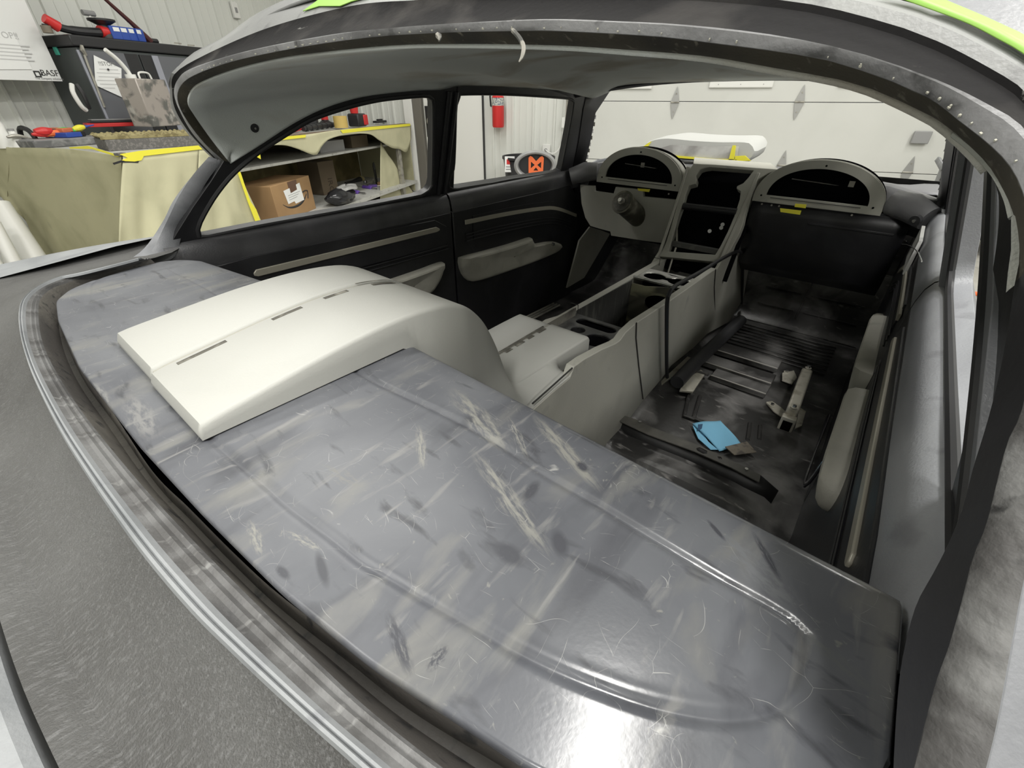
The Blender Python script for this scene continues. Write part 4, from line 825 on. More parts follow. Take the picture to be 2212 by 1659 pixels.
# ---- man door
dr = bpy.data.objects.new('door_1', None); sc.collection.objects.link(dr); dr.location = B(-2.86, YF, 0); dr['kind'] = 'structure'
x0, x1 = P(925, 300, 'by', YF).dot(BXV), P(1046, 300, 'by', YF).dot(BXV)
M().box(B((x0+x1)/2, YF-.02, 1.02), (x1-x0, .04, 2.04), BAX).build('door_leaf', whitep_m, dr, bevel=.004)
M().box(B(x1+.008, YF-.03, 1.02), (.012, .05, 2.06), BAX).build('door_gap', dkp_m, dr)
M().box(B(x0-.10, YF-.04, 1.02), (.14, .08, 2.06), BAX).build('door_jamb', mat('taupe_jamb', (.16, .15, .13), .5), dr, bevel=.004)
M().box(B(x0-.26, YF-.04, 1.1), (.15, .08, 2.2), BAX).build('door_trim', whitep_m, dr, bevel=.004)
for (y, r_) in ((262, .06), (223, .04)):
    c = P(931, y, 'by', YF-.045)
    if r_ > .05: M().box(P(929, 263, 'by', YF-.043), (.14, .008, .40), BAX).build('knob_plate', dkp_m, dr)
    M().tube([c, c-BYV*.03, c-BYV*.05], [r_*.6, r_, r_*.7], 18).build('door_knob', galv_m, dr)

# ---- work bench with masking paper
DZ = .95
bn = empty('workbench', B(-3.8, 4.1, 0), 'long workbench skirted with yellow-taped masking paper, full of tools', 'workbench')
def bench_pt(by_): return -3.10 - .10*(by_-1.95)           # front edge runs slightly askew of the wall
c0_, c1b = B(-3.10, 1.97, DZ), B(bench_pt(6.35), 6.35, DZ)
fe = (c1b-c0_).normalized(); fn = fe.cross(ZV)               # along the front, and out towards the car
def FR(x, y, off=0): return plane(x, y, fn, c0_.dot(fn)+off)
def EN(x, y, off=0): return plane(x, y, -BYV, -1.97+off)
bk = [B(-4.58, 1.97, DZ), B(-4.58, 6.35, DZ)]
M().plate([c0_, c1b, bk[1], bk[0]], [], (0, 0, -.035)).build('bench_top', shelf_m, bn, bevel=.003)
M().plate([p - ZV*.22 for p in (c0_ - fn*.14 + fe*.5, c1b-fn*.14, bk[1]+fn*.02, bk[0]+fe*.5)], [], (0, 0, -.025)).build('bench_shelf', shelf_m, bn, bevel=.003)
zl = .19
M().plate([Vector((p.x, p.y, zl)) for p in (c0_+fn*.04+fe*.1, c1b+fn*.02, bk[1], bk[0])], [], (0, 0, -.045)).build('bench_shelf', shelf_m, bn, bevel=.003)
M().box((bk[0]+bk[1])/2-ZV*.48, (.02, 4.3, .9), (BXV, BYV, ZV)).build('bench_back', wood_m, bn)
M().box((c1b+bk[1])/2-ZV*.48+BYV*(-.03), (1.0, .02, .86), (BXV, BYV, ZV)).build('bench_side_cloth', paper_m, bn)
for x in (861,): 
    M().box(Vector((FR(x, 330, -.04).x, FR(x, 330, -.04).y, DZ/2)), (.075, .05, DZ-.04), (fe, fn, ZV)).build('leg', galv_m, bn, bevel=.004)
for by_ in (2.05,):
    M().box(B(-3.2, by_+.02, DZ/2), (.06, .06, DZ-.04), BAX).build('leg', galv_m, bn, bevel=.004)
M().box(B(-4.4, 2.02, DZ/2), (.06, .06, DZ-.04), BAX).build('leg', galv_m, bn, bevel=.004)
def sheet(name, fnc, outline, m, par, off=.01, amp=.012, nx=26, ny=18):
    """paper hung on a vertical face: outline given as top row and bottom row"""
    top_, bot_ = outline
    t = spline([fnc(x, y, off) for x, y in top_], nx); b = spline([fnc(x, y, off) for x, y in bot_], nx)
    nrm = (t[-1]-t[0]).cross(b[0]-t[0]).normalized(); rows = []
    if nrm.dot(EYE-t[0]) < 0: nrm = -nrm
    for j in range(ny):
        v = j/(ny-1); row = []
        for i in range(nx):
            u = i/(nx-1); p = t[i].lerp(b[i], v)
            row.append(p + nrm*(amp*v*(math.sin(u*11+v*3)+.6*math.sin(u*23-v*5)+1.2)))
        rows.append(row)
    return M().grid(rows).build(name, m, par, thick=.001, off=1)
sheet('masking_paper', EN, ([(-60,318),(60,319),(150,322),(262,338)], [(20,430),(60,482),(123,592),(275,580)]), paper_m, bn, .012, .02)
sheet('masking_paper', EN, ([(-60,318),(-20,318),(20,318)], [(-70,400),(-30,408),(22,432)]), paper_m, bn, .012, .01)
sheet('masking_paper', FR, ([(266,338),(300,333),(430,320)], [(240,590),(320,600),(410,610)]), paperb_m, bn, .012, .025)
sheet('masking_paper', FR, ([(430,320),(470,316),(512,360)], [(410,610),(470,610),(567,500)]), paperb_m, bn, .012, .02)
M().plate([FR(*p, .04) for p in [(511,367),(519,372),(527,396),(541,436),(553,452),(566,488),(560,492),(552,480),(535,436)]], [], fn*.003).build('yellow_tape', yellow_m, bn, smooth=False)
M().plate([FR(*p, .014) for p in [(258,333),(300,326),(350,321),(430,314),(448,312),(448,322),(430,323),(380,329),(310,337),(305,346),(290,349),(270,348),(262,346),(275,341)]], [], fn*.004).build('yellow_tape', yellow_m, bn, smooth=False)
M().plate([EN(*p, .014) for p in [(150,318),(190,315),(240,330),(262,335),(255,339),(200,322),(152,321)]], [], BYV*-.003).build('yellow_tape', yellow_m, bn, smooth=False)
sheet('masking_paper', FR, ([(545,306),(604,298),(680,288),(743,279),(820,274),(888,270)], [(560,324),(580,315),(615,314),(644,322),(681,335),(694,316),(712,300),(754,290),(797,290),(819,303),(845,319),(862,322),(878,328),(887,300)]), paperb_m, bn, .012, .004, nx=60, ny=8)
M().plate([FR(*p, .02) for p in [(548,304),(604,296),(660,291),(660,297),(604,303),(560,310)]], [], fn*.003).build('yellow_tape', yellow_m, bn, smooth=False)
M().plate([FR(*p, .02) for p in [(735,281),(800,274),(886,267),(886,272),(800,281),(740,288)]], [], fn*.003).build('yellow_tape', yellow_m, bn, smooth=False)
M().plate([FR(*p, .02) for p in [(550,334),(561,329),(563,344),(556,340)]], [], fn*.003).build('yellow_tape', yellow_m, bn, smooth=False)
sheet('masking_paper', FR, ([(822,306),(836,331),(850,350),(862,372)], [(818,440),(840,436),(870,430),(896,424)]), paperb_m, bn, -.08, .01)
# egg-crate edge mat along the bench top
M().box((c0_+fe*3.0+ZV*.008)-fn*.10, (2.9, .14, .016), (fe, fn, ZV)).build('bench_mat', mat('brown_mat', (.20, .15, .10), .9, noise=[((.1, .07, .05), 60, .5, .6)]), bn)
M().box(c0_+fn*-.005-BXV*.02+ZV*.008, (.05, .05, .016), BAX).build('mat_corner', foamg_m, bn)
# dark contents under the bench
def tb(name, c, size, m, label, cat, ax=BAX, bevel=.004, group=None):
    o = M().box(c, size, ax).build(name, m, None, bevel=bevel); tag(o, label, cat, group); return o
def rotax(a): return (BXV*math.cos(a)+BYV*math.sin(a), -BXV*math.sin(a)+BYV*math.cos(a), ZV)
zsf = DZ-.22
p = FR(760, 318, -.4); tb('storage_box', Vector((p.x, p.y, zsf+.07)), (.3, .35, .14), cardd_m, 'dark low box standing on the upper inner shelf of the workbench', 'box')
p = FR(700, 330, -.4); tb('storage_box', Vector((p.x, p.y, zsf+.06)), (.3, .45, .12), greyp_m, 'grey storage box on the upper inner shelf left of the dark low box', 'box')
p = FR(690, 395, -.75); db = M().box(Vector((p.x, p.y, zl+.20)), (.35, .30, .40), BAX).build('old_carton', cardd_m, None, bevel=.004)
tag(db, 'dark old carton with faded writing at the back of the lower shelf', 'box')
text('faded_print', 'IRO', .12, Vector((p.x, p.y, zl+.20))+BXV*.177-BYV*.02-ZV*.1, -ZV, BYV, mat('faded_ink', (.06, .045, .03), .8), db)
# ---- parcel carton with printed smile
fc = [(549,400),(577,407),(683,453),(605,484)]
zb_ = zl
q0 = P(606, 484, 'z', zb_); q1 = P(683, 450, 'z', zb_); q2 = P(552, 470, 'z', zb_)
e1 = (q1-q0); e2 = (q2-q0); hB = .30
h0 = plane(577, 405, fn, q0.dot(fn)); hB = h0.z-zb_
e2 = e1.normalized().cross(ZV)*-.40
if e2.dot(q2-q0) < 0: e2 = -e2
u_ = e1.normalized(); vv = e2.normalized()
bx_ = M().plate([q0, q1, q1+e2, q0+e2], [], (0, 0, hB)).build('parcel_carton', card_m, None, bevel=.004)
tag(bx_, 'brown cardboard parcel box with printed arrow smile and white label, on the lower bench shelf', 'box')
on = -vv
def BF(u, v, off=.001): return q0 + u_*(u*e1.length) + ZV*(v*hB) + on*off
M().plate([BF(.40,.99), BF(.64,.99), BF(.62,.72), BF(.40,.66)], [], on*.001).build('tape_strip', mat('brown_tape', (.12, .06, .035), .3), bx_)
M().plate([BF(*p, .002) for p in [(.26,.80),(.42,.82),(.42,.68),(.60,.72),(.60,.86),(.70,.88),(.72,.38),(.48,.36),(.46,.44),(.30,.42)]], [], on*.001).build('shipping_label', sheet_m, bx_)
for k in range(3): M().plate([BF(.34, .64-.06*k, .0035), BF(.66-.05*k, .66-.06*k, .0035), BF(.66-.05*k, .65-.06*k, .0035), BF(.34, .63-.06*k, .0035)], [], on*.0005).build('label_text', ink_m, bx_)
sm_ = spline([BF(u, v, .0015) for u, v in [(.17,.46),(.28,.34),(.42,.29),(.58,.30),(.72,.38),(.82,.52)]], 20)
wd_ = [.004+.016*math.sin(math.pi*min(1, i/19*1.0)*.85) for i in range(20)]
M().grid([[p+ZV*w_*.6 for p, w_ in zip(sm_, wd_)], [p-ZV*w_*.6 for p, w_ in zip(sm_, wd_)]]).build('smile_print', blackink_m, bx_, thick=.0005)
M().tube([BF(.72,.60,.003), BF(.80,.62,.003), BF(.86,.60,.003), BF(.855,.50,.003), BF(.83,.38,.003)], .006, 6).build('smile_print', blackink_m, bx_)
# ---- black rubbish bag
pb = P(740, 440, 'z', zl); m = M(); rows = []
for j in range(9):
    v = j/8; r_ = math.sin(math.pi*min(.98, .15+v*.8))**.6
    rows.append([pb + fe*(.26*r_*math.cos(a)*(1+.10*math.sin(3*a+j))) + fn*(.13*r_*math.sin(a)*(1+.12*math.sin(5*a+2*j))) + ZV*(.01+.17*v) for a in np.linspace(0, 2*math.pi, 26, endpoint=False)])
m.grid(rows, True); m.f.append(tuple(range(26))); m.f.append(tuple(range(8*26, 9*26)))
bag = m.build('parts_bag', mat('black_film', (.015, .015, .018), .18), None); tag(bag, 'black and clear plastic bag of parts lying right of the cardboard parcel', 'bag')
m = M(); ce = pb + fe*.12+fn*.02+ZV*.175
m.grid([[ce + fe*(.17*r_*math.cos(a)) + fn*(.11*r_*math.sin(a)) + ZV*(zz+.008*math.sin(4*a)) for a in np.linspace(0, 2*math.pi, 20, endpoint=False)] for r_, zz in ((1, -.02), (.9, .01), (.5, .022), (.1, .024))], True).build('clear_wrap', mat('clear_film', (.35, .35, .34), .2), bag)
# ---- purple handled scrapers and tool parts on the lower shelf
def scraper(a, b, r, label):
    a, b = P(*a, 'z', zl+.012), P(*b, 'z', zl+.012)
    e = tag(M().tube([a, a.lerp(b, .6)], r, 8).build('scraper', purple_m, None), label, 'tool', 'purple handled scrapers')
    M().tube([a.lerp(b, .6), b], r*.4, 6).build('blade', chrome_m, e); return e
scraper((752,414),(790,418), .030, 'purple handled scraper nearest the black plastic bag')
scraper((785,404),(814,408), .026, 'purple handled scraper lying between the other two purple ones')
scraper((797,402),(826,401), .020, 'purple handled scraper nearest the small brown cardboard scrap')
p0_ = P(768, 401, 'z', zl+.01); p1_ = P(800, 406, 'z', zl+.01); tag(M().tube([p0_, p1_], .007, 6).build('steel_rod', galv_m, None), 'thin steel rod lying behind the purple handled scrapers', 'rod')
p = P(790, 398, 'z', zl+.02); tl = tag(M().tube([p, p+fe*.14, p+fe*.22+ZV*.03], [.035, .03, .02], 10).build('clamp_tool', galv_m, None), 'silver clamp-like metal tool lying on the lower bench shelf', 'tool')
M().tube([p+ZV*.02, p+ZV*.05], .03, 14).build('tool_knob', chrome_m, tl)
p = P(812, 398, 'z', zl+.0); wd2 = M().plate([p+fe*a+ZV*b for a, b in [(0,0),(.05,0),(.045,.26),(.03,.30),(.0,.29),(-.015,.24)]], [[p+fe*a+ZV*b for a, b in [(.012,.03),(.03,.03),(.027,.2),(.012,.2)]]], fn*.01).build('pry_tool', dkp_m, None); tag(wd2, 'black slotted flat tool standing upright on the lower shelf', 'tool')
p = P(825, 402, 'z', zl); tb('cardboard_scrap', p+ZV*.03, (.08, .10, .06), card_m, 'small brown cardboard scrap on the lower shelf beside the upright black tool', 'scrap')
p = P(842, 397, 'z', zl); hg = tag(M().tube([p+ZV*.02, p+fe*.12+ZV*.04], .014, 8).build('latch_part', dkp_m, None), 'black latch part at the right end of the lower shelf', 'part')
M().tube([p+fe*.12+ZV*.04, p+fe*.16+ZV*.02], .022, 10).build('latch_roller', dkp_m, hg)
p = P(770, 390, 'z', zl+.02); ck = tag(M().tube([p-fe*.3, p-fe*.1, p+fe*.1], [.02, .02, .045], 10).build('caulking_gun', dkp_m, None), 'dark caulking-gun shaped tool lying behind the metal clamp', 'tool')
M().tube([p+fe*.1, p+fe*.16], .05, 12).build('cap', mat('olive_cap', (.3, .26, .12), .6), ck)

# ---- bench top, right stretch seen through the quarter window
def T_pt(x, y, z=DZ+.016): return P(x, y, 'z', z)
p = T_pt(738, 276); o = tag(M().tube([p+ZV*0, p+ZV*.13], .085, 24).build('tape_roll_stack', mat('mustard_roll', (.62, .45, .14), .6), None), 'mustard yellow roll standing on the bench beside the red and black tape measure', 'roll')
p = T_pt(774, 273); o = tag(M().box(p+ZV*.075, (.20, .17, .15), (fe, fn, ZV)).build('tape_measure', dkp_m, None, bevel=.02), 'black and red tape measure case standing on the bench', 'tape measure')
M().box(p+ZV*.075+fe*.07+fn*.02, (.10, .15, .12), (fe, fn, ZV)).build('red_shell', redp_m, o, bevel=.01)
p2 = p+ZV*.152-fe*.04; bk_ = tag(M().tube([p2+ZV*.0, p2+ZV*.15], [.05, .065], 20).build('red_bucket', redp_m, None), 'red plastic cup standing on top of the black and red tape measure case', 'bucket')
M().tube([p2+ZV*.145, p2+ZV*.155], .07, 20).build('rim', redp_m, bk_)
p = T_pt(821, 266); bs_ = tag(M().box(p+ZV*.02, (.30, .07, .03), (fe, fn, ZV)).build('bench_brush', dkp_m, None, bevel=.005), 'long black brush lying near the right end of the bench', 'brush')
M().box(p+ZV*.045, (.12, .04, .02), (fe, fn, ZV)).build('brush_handle', dkp_m, bs_)
a_, b_ = T_pt(655, 282)+ZV*.02, T_pt(742, 272)+ZV*.03
br = tag(M().tube([a_, a_.lerp(b_, .5), b_], [.028, .03, .022], 12).build('black_torch', dkp_m, None), 'long black ribbed tool lying along the edge of the bench', 'tool')
for k in range(6): M().tube([a_.lerp(b_, .12*k+.05), a_.lerp(b_, .12*k+.09)], .034, 12).build('grip_ring', dkp_m, br)
a_, b_ = T_pt(632, 285)+ZV*.02, T_pt(654, 281)+ZV*.02
tag(M().tube([a_, b_], [.03, .018], 10).build('red_tool_handle', redp_m, None), 'small red tool handle left of the long black ribbed tool', 'tool')
p = T_pt(704, 269)-fn*.0; ds = tag(M().tube([p, p+ZV*.02, p+ZV*.05, p+ZV*.12, p+ZV*.16], [.10, .10, .05, .045, .02], 16).build('air_sander', dkp_m, None), 'small black orbital sander with a red stripe, left of the yellow roll', 'sander')
M().tube([p+ZV*.06, p+ZV*.10], .05, 16).build('stripe', redp_m, ds)
M().tube([p+ZV*.003, p+ZV*.012], .105, 16).build('pad', greyp_m, ds)
p = T_pt(672, 272); tag(M().box(p+ZV*.05, (.2, .15, .10), rotax(.6)).build('tool_case', dkp_m, None, bevel=.02), 'low dark tool case partly hidden by the roof rail at the left', 'case')
p = P(803, 236, 'bx', -4.9); hs = tag(M().tube([p+ZV*.09, p+ZV*.02, p-ZV*.12], [.03, .035, .03], 10).build('hung_brush', dkp_m, None), 'black and red handled brush hanging on the ribbed wall', 'brush')
M().tube([p-ZV*.12, p-ZV*.15], .03, 10).build('red_tip', redp_m, hs)
M().tube([p+ZV*.0, p-BXV*.28], .008, 6).build('hook', galv_m, hs)
hp = [P(x, y, 'bx', -5.12) for x, y in [(810,225),(800,238),(805,250),(816,262),(828,258),(833,246),(840,232),(852,226),(875,220),(885,222)]]
tag(M().tube(spline(hp, 30), .008, 6).build('air_hose', dkp_m, None), 'thin black air hose looping along the left wall above the bench', 'hose')
hv = empty('air_regulator', P(856, 222, 'bx', -5.08), 'brass and steel air regulator fittings high on the ribbed wall', 'regulator')
for (x, y, r_) in ((847,220,.035),(857,218,.03),(866,221,.035),(873,217,.02)):
    c = P(x, y, 'bx', -5.1); M().tube([c-BXV*.12, c+BXV*.05], r_, 12).build('gauge', mat('brass', (.45, .36, .12), .3, .8), hv)
M().box(P(860, 219, 'bx', -5.12), (.04, .45, .03), BAX).build('manifold', galv_m, hv)

# ---- bench top, left stretch
def TL(x, y, z=DZ): return P(x, y, 'z', z)
# foam blocks
q = [TL(186, 318), TL(236, 327), TL(470, 313), TL(430, 285), TL(200, 296)]
a_, b_ = TL(236, 327), TL(500, 311); dd = (b_-a_); nn = ZV.cross(dd).normalized()
fb = M().plate([a_, b_, b_+nn*.30, a_+nn*.35-dd.normalized()*.0], [], (0, 0, .075)).build('grey_foam_block', foamg_m, None, bevel=.006); tag(fb, 'long grey foam block lying at the corner of the workbench', 'foam block')
rows = []; du = dd.normalized()
for v in np.linspace(0, 1, 22):
    rows.append([a_ - du*.02 + du*(u*(dd.length+.02)) + nn*(.0+.34*v) + ZV*(.095 + (.018*math.sin(u*60)*math.sin(v*22+.5) if .01 < v < .99 else 0)) for u in np.linspace(0, 1, 110)])
rows = [[Vector((p.x, p.y, a_.z+.076)) for p in rows[0]]] + rows
eg = M().grid(rows).build('egg_crate_foam', foamy_m, None, thick=.0); tag(eg, 'yellow-brown egg-crate foam sheet on top of the grey foam block', 'foam sheet')
# red box with black folders
zt = DZ+.115
p = P(262, 272, 'z', zt); rb = tb('red_case', p+ZV*.012-nn*-.05, (.50, .16, .03), redp_m, 'flat red case lying on the egg-crate foam', 'case', (du, nn, ZV))
fo = M().box(p+ZV*.038+nn*.06, (.42, .15, .016), (du, nn, ZV)).build('black_folder', dkp_m, None, bevel=.003); tag(fo, 'black folder lying on the flat red case', 'folder')
M().box(p+ZV*.052+nn*.06, (.40, .14, .006), (du, nn, ZV)).build('folder_page', greyp_m, fo)
# solvent tin
pt = P(345, 272, 'z', zt); tn_ = rotax(.25)
hT = 0.36; c = Vector((pt.x, pt.y, zt+hT/2)) + BXV*(-.02)
tin = M().box(c, (.20, .33, hT), tn_).build('solvent_tin', tin_m, None, bevel=.008); tag(tin, 'square paint-stained solvent tin with bent spout on the foam', 'can')
M().tube(spline([c+ZV*(hT/2)+tn_[1]*(-.09), c+ZV*(hT/2+.05)+tn_[1]*(-.10), c+ZV*(hT/2+.13)+tn_[1]*(-.16), c+ZV*(hT/2+.19)+tn_[1]*(-.24)], 16), .016, 10).build('spout', whitep_m, tin)
M().tube([c+ZV*(hT/2), c+ZV*(hT/2+.03)], .035, 14).build('spout_cap', whitep_m, tin) if False else M().tube([c+ZV*(hT/2)+tn_[1]*(-.09), c+ZV*(hT/2+.03)+tn_[1]*(-.09)], .04, 14).build('spout_cap', whitep_m, tin)
M().tube(spline([c+ZV*(hT/2)+tn_[1]*.0, c+ZV*(hT/2+.045)+tn_[1]*.01, c+ZV*(hT/2+.045)+tn_[1]*.11, c+ZV*(hT/2)+tn_[1]*.13], 14), .008, 8).build('handle', whitep_m, tin)
# bottle
p = P(8, 306, 'bx', -4.5); p.z = DZ; bt_ = M().tube([p, p+ZV*.02, p+ZV*.16, p+ZV*.20], [.052, .055, .052, .035], 20).build('squeeze_bottle', whitep_m, None); tag(bt_, 'white plastic bottle with a brown cap at the left end of the bench', 'bottle')
M().tube([p+ZV*.20, p+ZV*.23], .038, 16).build('cap', mat('brown_cap', (.12, .08, .06), .5), bt_)
p = P(37, 306, 'bx', -4.45); p.z = DZ; b2 = M().tube([p, p+ZV*.02, p+ZV*.12], [.05, .045, .018], 14).build('spray_nozzle', whitep_m, None); tag(b2, 'small white nozzle bottle just right of the brown-capped bottle', 'bottle')
M().tube([p+ZV*.11, p+ZV*.13], .02, 10).build('cap', greyp_m, b2)
p = P(62, 300, 'bx', -4.55); p.z = DZ; hp2 = M().tube(spline([p-BXV*.1+ZV*.02, p-BXV*.05+ZV*.12, p+BXV*.06+ZV*.11, p+BXV*.11+ZV*.03], 14), .018, 10).build('ear_defenders', dkp_m, None); tag(hp2, 'black curved headband standing behind the small white nozzle bottle', 'headphones')
M().tube([p-BXV*.10, p-BXV*.10+ZV*.05], .03, 10).build('ear_cup', greyp_m, hp2)
pz_ = P(90, 306, 'bx', -4.30)
zp = P(100, 300, 'bx', -4.42).z
tp = M().box(B(-4.37, 2.52, (DZ+zp)/2+.001), (.34, 1.0, zp-DZ-.002), BAX).build('parts_tray', mat('dull_tray', (.12, .12, .12), .7, noise=[((.3, .3, .29), 12, .5, .7)]), None, bevel=.004); tag(tp, 'low cluttered grey parts tray under the coloured hand tools on the bench', 'tray')
M().box(B(-4.37, 2.52, zp+.002), (.31, .96, .004), BAX).build('liner', greyp_m, tp)
def TQ(x, y): return P(x, y, 'bx', -4.40)
def handle_tool(pts, r, m, name, label, cat, tip=None, group=None):
    P_ = [TQ(x, y) for x, y, z_ in pts]; zz = min(p.z for p in P_)-r*1.2; up_ = max(0, zp+.005-zz); P_ = [p+ZV*up_ for p in P_]
    o = M().tube(spline(P_, 12), [r*(.7+.5*math.sin(math.pi*i/11)) for i in range(12)], 10).build(name, m, None); tag(o, label, cat, group)
    d = (P_[-1]-P_[-2]).normalized()
    if tip: M().tube([P_[-1], P_[-1]+d*tip[0]], [r*.5, r*.2], 8).build('tip', tip[1], o)
    return o
handle_tool([(75,285,.03),(100,284,.03),(112,282,.02)], .028, redp_m, 'red_clamp', 'dark red clamp grip at the back of the bench', 'clamp', (.05, dkp_m))
handle_tool([(95,296,.0),(120,292,.01),(148,293,0)], .022, orange_m, 'orange_pliers', 'orange handled pliers lying in front of the red clamp', 'pliers', (.06, dkp_m))
handle_tool([(133,301,0),(158,302,.0),(178,307,0)], .020, greenp_m, 'green_knife', 'green utility knife lying right of the orange pliers', 'knife', (.02, dkp_m))
handle_tool([(158,280,0),(172,276,0),(182,274,0)], .020, yellow_m, 'yellow_knife', 'small yellow knife next to the blue sanding block', 'knife', (.08, bluep_m))
handle_tool([(75,302,0),(95,303,0),(110,305,0)], .014, redp_m, 'red_scraper', 'thin red scraper lying left of the green knife', 'scraper', (.05, whitep_m))
p = TQ(135, 287); p.z = zp; o = tb('sanding_block', p+ZV*.024, (.20, .14, .035), bluep_m, 'blue sanding block with an orange top on the bench', 'sanding block', rotax(.3)); M().box(p+ZV*.055-BXV*.04, (.17, .10, .035), rotax(.35)).build('orange_top', mat('dull_orange', (.6, .16, .07), .6), o, bevel=.008)
p = TQ(160, 287); p.z = zp; tb('black_block', p+ZV*.026, (.12, .10, .04), dkp_m, 'black rubber block between the blue block and the green knife', 'block', rotax(.5), .01)
a_, b_ = TL(-40, 313)+ZV*.012, TL(165, 314)+ZV*.012
rod = tag(M().tube([a_, b_], .010, 8).build('white_rod', whitep_m, None), 'long white rod with small clips lying along the bench edge', 'rod')
for t in (.5, .62, .8, .97): M().tube([a_.lerp(b_, t)-BXV*.012, a_.lerp(b_, t)+BXV*.012], .017, 8).build('clip', greyp_m, rod)
handle_tool([(20,305,.0),(40,302,.01),(62,305,0)], .012, galv_m, 'steel_clamp', 'small steel clamp beside the white nozzle bottle', 'clamp', (.03, galv_m))
o = M().plate([FR(*p, .015) for p in [(243,352),(262,346),(300,348),(298,352),(262,351),(246,356)]], [], fn*.002).build('torn_edge', dkp_m, bn)

# ---- cabinet
cbx0, cbx1, cby0, cby1 = -5.17, -4.62, 2.86, 4.9
ct = P(150, 82, 'bx', cbx1).z
cb = empty('storage_cabinet', B((cbx0+cbx1)/2, (cby0+cby1)/2, 0), 'tall dark grey steel cabinet with black webbing straps and a taped notice', 'cabinet')
M().box(B((cbx0+cbx1)/2, (cby0+cby1)/2, ct/2-.03), (cbx1-cbx0, cby1-cby0, ct-.06), BAX).build('body', cabside_m, cb, bevel=.004)
M().box(B((cbx0+cbx1)/2, (cby0+cby1)/2, ct-.015), (cbx1-cbx0+.05, cby1-cby0+.06, .08), BAX).build('top_cap', dkp_m, cb, bevel=.01)
def CF(x, y, off=0): return P(x, y, 'bx', cbx1+off)
def cby(x, y): return CF(x, y).dot(BYV)
def cplate(name, pts, m, off=.004, th=.006, par=None): return M().plate([CF(x, y, off) for x, y in pts], [], BXV*th).build(name, m, par or cb, smooth=False)
ydoor = [cby(152, 86), cby(256, 95), cby(318, 99), cby(345, 100), cby(402, 104)]
def vslab(name, y0, y1, m, off, th, z0=.5, z1=None):
    z1 = z1 or ct-.08
    return M().box(B(cbx1+off+th/2, (y0+y1)/2, (z0+z1)/2), (th, y1-y0, z1-z0), BAX).build(name, m, cb, bevel=.002)
d1_ = vslab('door', ydoor[0], ydoor[1], cab_m, .0, .02); vslab('edge_strip', cby0+.005, ydoor[0], cabedge_m, 0, .024)
vslab('webbing_strap', ydoor[1], (ydoor[1]+ydoor[2])/2-.01, dkp_m, .0, .018); vslab('webbing_strap', (ydoor[1]+ydoor[2])/2+.01, ydoor[2], dkp_m, .0, .018)
vslab('edge_strip', ydoor[2]-.01, ydoor[2]+.05, cabedge_m, 0, .026); d2_ = vslab('door', ydoor[2]+.05, ydoor[4], cab_m, 0, .02)
vslab('door', ydoor[4]+.02, cby1-.03, cab_m, 0, .02)
M().tube([CF(176, 98, .03), CF(178, 108, .035), CF(186, 120, .03)], [.012, .02, .012], 8).build('latch', galv_m, cb)
M().tube([CF(182, 118, .035), CF(190, 140, .03), CF(226, 232, .03)], .010, 8).build('lock_rod', galv_m, cb)
M().tube(spline([CF(155, 182, .03), CF(158, 200, .05), CF(175, 228, .05), CF(186, 238, .03)], 12), .018, 8).build('handle', whitep_m, cb)
M().tube(spline([CF(165, 182, .03), CF(178, 200, .05), CF(188, 222, .05), CF(193, 234, .03)], 12), .016, 8).build('handle', dkp_m, cb)
M().box(P(119, 104, 'by', cby0-.008), (.05, .014, .10), BAX).build('magnet', teal_m, cb, bevel=.003)
nt_ = cplate('notice', [(202,119),(262,148),(263,210),(206,184)], sheet_m, .03, .002)
o_ = CF(234, 142, .0325); text('notice_title', '!!STOP!!', .042, CF(233, 142, .0335), BYV, ZV, ink_m, cb, .0004)
for k in range(6):
    w_ = [.16, .20, .17, .20, .15, .11][k]; c = CF(235, 150+8*k, .0332)
    M().box(c, (.0005, w_, .006), BAX).build('notice_text', mat('pale_ink', (.6, .6, .6), .8), cb)
M().tube([CF(234, 150, .033), CF(234, 150, .045)], .008, 10).build('magnet', dkp_m, cb)
cplate('red_mark', [(376,108),(384,110),(395,111),(390,114),(380,112)], redp_m, .022, .001)
cplate('label_plate', [(376,91),(392,93),(392,96),(376,94)], galv_m, .03, .002)
cplate('label_plate', [(405,96),(420,97),(420,100),(405,99)], galv_m, .03, .002)
# things on top of the cabinet
def CT(x, y): return P(x, y, 'z', ct+.025) if False else P(x, y, 'bx', cbx1-.12)
def on_cab(x): c = P(x, 75 + (x-95)*.1, 'bx', cbx1-.08); return Vector((c.x, c.y, ct+.026))
p = on_cab(170); rt2 = M().tube(spline([p-BYV*.16+ZV*.09, p-BYV*.12+ZV*.05, p+BYV*.02+ZV*.035, p+BYV*.26+ZV*.045], 14), [.03]*5+[.035]*9, 10).build('cordless_grinder', dkp_m, None); tag(rt2, 'black and red cordless grinder lying on top of the cabinet', 'power tool')
M().tube([p-BYV*.20+ZV*.10, p-BYV*.12+ZV*.05], [.035, .042], 12).build('red_housing', redp_m, rt2); M().tube([p+BYV*.20+ZV*.05, p+BYV*.34+ZV*.05], .045, 12).build('red_housing', redp_m, rt2)
p = on_cab(240)-BXV*.02; fn_ = M().tube([p, p+ZV*.02, p+ZV*.10, p+ZV*.13], [.07, .07, .045, .10], 18).build('black_funnel', dkp_m, None); tag(fn_, 'black funnel standing between the grinder and the blue packets', 'funnel')
M().tube([p+ZV*.13, p+ZV*.145], .105, 18).build('rim', dkp_m, fn_)
